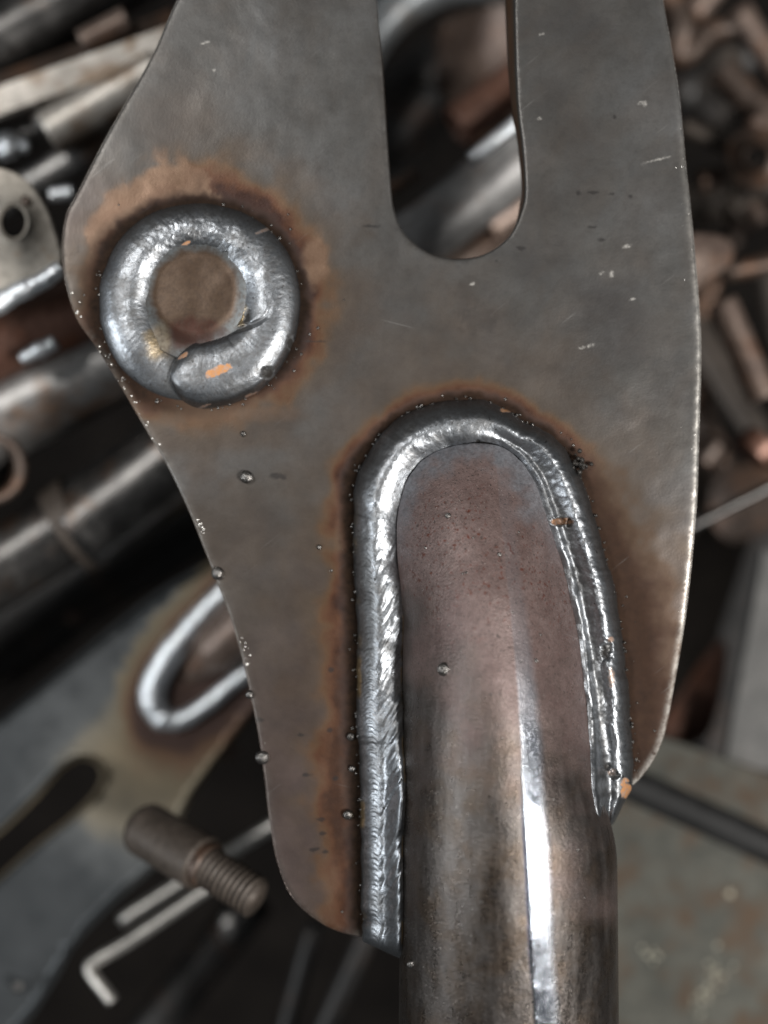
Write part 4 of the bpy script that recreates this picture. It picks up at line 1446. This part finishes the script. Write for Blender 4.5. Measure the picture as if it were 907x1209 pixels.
V, F = plate_mesh(q, [], -520, 20, rnd=3)  # added panel, its dark colour stands for the shaded gap
tag(mesh_obj('gap_panel', W(V), F, M_MUD), 'dull brown panel added for the dark gap behind the right plate edge', 'panel')
# black sheet put in for the dark gap, grey plate, rusty wedge
q = np.array([(902, 600), (960, 560), (960, 830), (868, 900), (815, 880)], float)
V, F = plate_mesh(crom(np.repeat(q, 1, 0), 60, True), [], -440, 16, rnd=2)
tag(mesh_obj('black_band_sheet', W(V), F, M_BLACK), 'black sheet added for the dark band between gap panel and grey plate', 'plate')
a, b = lin((930, 655), (885, 905), -330)
axd = (b - a) / np.linalg.norm(b - a)
V, F = box_mesh(a, b, np.array([-axd[1], axd[0], 0]) * 32 * kz(-330) * -1, np.array([0, 0, 12 * S]))
tag(mesh_obj('grey_plate', V, F, M_SLATE, smooth=False), 'upright light grey plate at the right edge above the stained sheet', 'plate')
q = crom([(852, 755), (858, 790), (838, 866), (800, 880), (780, 860), (815, 800)], 50, True)
V, F = plate_mesh(q, [], -380, 14, rnd=3)
tag(mesh_obj('rusty_wedge', W(V), F, M_RED), 'rusty brown wedge of plate above the stained sheet', 'plate')
# stained sheet
q = np.array([(690, 840), (772, 866), (840, 890), (960, 932), (1010, 1320), (690, 1320)], float)
seg_ = []
for i in range(len(q)):
    A_, B_ = q[i], q[(i + 1) % len(q)]
    seg_ += [A_ + (B_ - A_) * f for f in np.linspace(0, 1, 12, endpoint=False)]
V, F = plate_mesh(np.array(seg_), [], -310, 14, rnd=2)
sh = thing('stained_sheet', (850, 1100, -310), 'green-grey stained steel sheet at bottom right beside the tube', 'sheet')
mesh_obj('sheet_panel', W(V), F, M_SHEET, sh, smooth=False)
M_PAINT = simple_steel('pale_paint_drop', (0.22, 0.21, 0.15), (0.42, 0.40, 0.32), 0.5, 0.0, 8)
parts = []
for k in range(46):
    cx, cy = [(838, 1160), (826, 1188), (845, 1140), (770, 1130)][rng.integers(0, 4)]
    parts.append(blob(cx + rng.normal(0, 7), cy + rng.normal(0, 10), -309.5, rng.uniform(0.8, 2.6), 0.15, 8, k))
parts.append(blob(862, 1055, -309.5, 4, 0.2, 14, 99))
V, F = merge(parts)
mesh_obj('paint_drops', W(V), F, M_PAINT, sh, kind='stuff')
pipe('dark_rod', (700, 905), (960, 1024), -270, 20, M_ROD, 'dark round rod lying across the stained sheet', 'rod', hollow=None, seed=44)

# deeper pieces that fill the shade on the right and through the slot
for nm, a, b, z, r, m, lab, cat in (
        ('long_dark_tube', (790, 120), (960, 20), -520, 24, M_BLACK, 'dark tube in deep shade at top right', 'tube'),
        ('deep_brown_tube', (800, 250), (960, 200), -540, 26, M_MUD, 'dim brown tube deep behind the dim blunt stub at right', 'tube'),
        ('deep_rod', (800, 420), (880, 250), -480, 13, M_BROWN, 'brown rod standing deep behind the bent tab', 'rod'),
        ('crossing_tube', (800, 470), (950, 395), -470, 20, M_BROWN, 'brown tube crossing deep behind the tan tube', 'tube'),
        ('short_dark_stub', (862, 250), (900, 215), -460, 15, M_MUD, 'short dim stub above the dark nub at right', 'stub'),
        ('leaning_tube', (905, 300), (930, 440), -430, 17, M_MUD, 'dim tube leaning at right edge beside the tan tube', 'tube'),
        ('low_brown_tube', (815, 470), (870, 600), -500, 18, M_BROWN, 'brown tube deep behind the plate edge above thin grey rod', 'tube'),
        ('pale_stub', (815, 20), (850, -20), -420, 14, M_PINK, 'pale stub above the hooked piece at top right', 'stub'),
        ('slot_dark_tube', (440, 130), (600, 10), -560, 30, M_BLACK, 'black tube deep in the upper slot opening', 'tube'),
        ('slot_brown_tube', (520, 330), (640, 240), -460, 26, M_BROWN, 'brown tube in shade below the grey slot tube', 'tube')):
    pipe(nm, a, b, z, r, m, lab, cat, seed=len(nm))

# flat pieces among the round ones
for nm, pts_, hole_, z, m, lab, cat in (
        ('holed_lug', [(858, 170), (890, 150), (925, 160), (930, 200), (900, 222), (868, 214)], (893, 186, 13), -300, M_BROWN, 'dark brown lug with a hole by the right edge near the top', 'lug'),
        ('sheared_strip', [(806, 395), (830, 372), (905, 500), (884, 520)], None, -420, M_MUD, 'dim sheared strip slanting behind the tan tube', 'strip'),
        ('corner_gusset', [(836, 70), (872, 58), (884, 130), (852, 150), (822, 120)], None, -400, M_MUD, 'dim gusset plate behind the hooked piece', 'gusset'),
        ('torn_plate', [(846, 560), (905, 548), (930, 600), (868, 640), (838, 612)], None, -420, M_BROWN, 'torn brown plate behind the thin grey rod at right', 'plate')):
    q = crom(pts_, 50, True)
    hs = []
    if hole_:
        hs = [np.array([(hole_[0] + hole_[2] * math.cos(a), hole_[1] + hole_[2] * math.sin(a)) for a in np.linspace(0, 2 * math.pi, 24, endpoint=False)])]
    V, F = plate_mesh(q, hs, z, 20, ztilt=lambda p, z=z: z + (p[:, 0] - 860) * 0.3, rnd=3)
    tag(mesh_obj(nm, W(V), F, m), lab, cat)
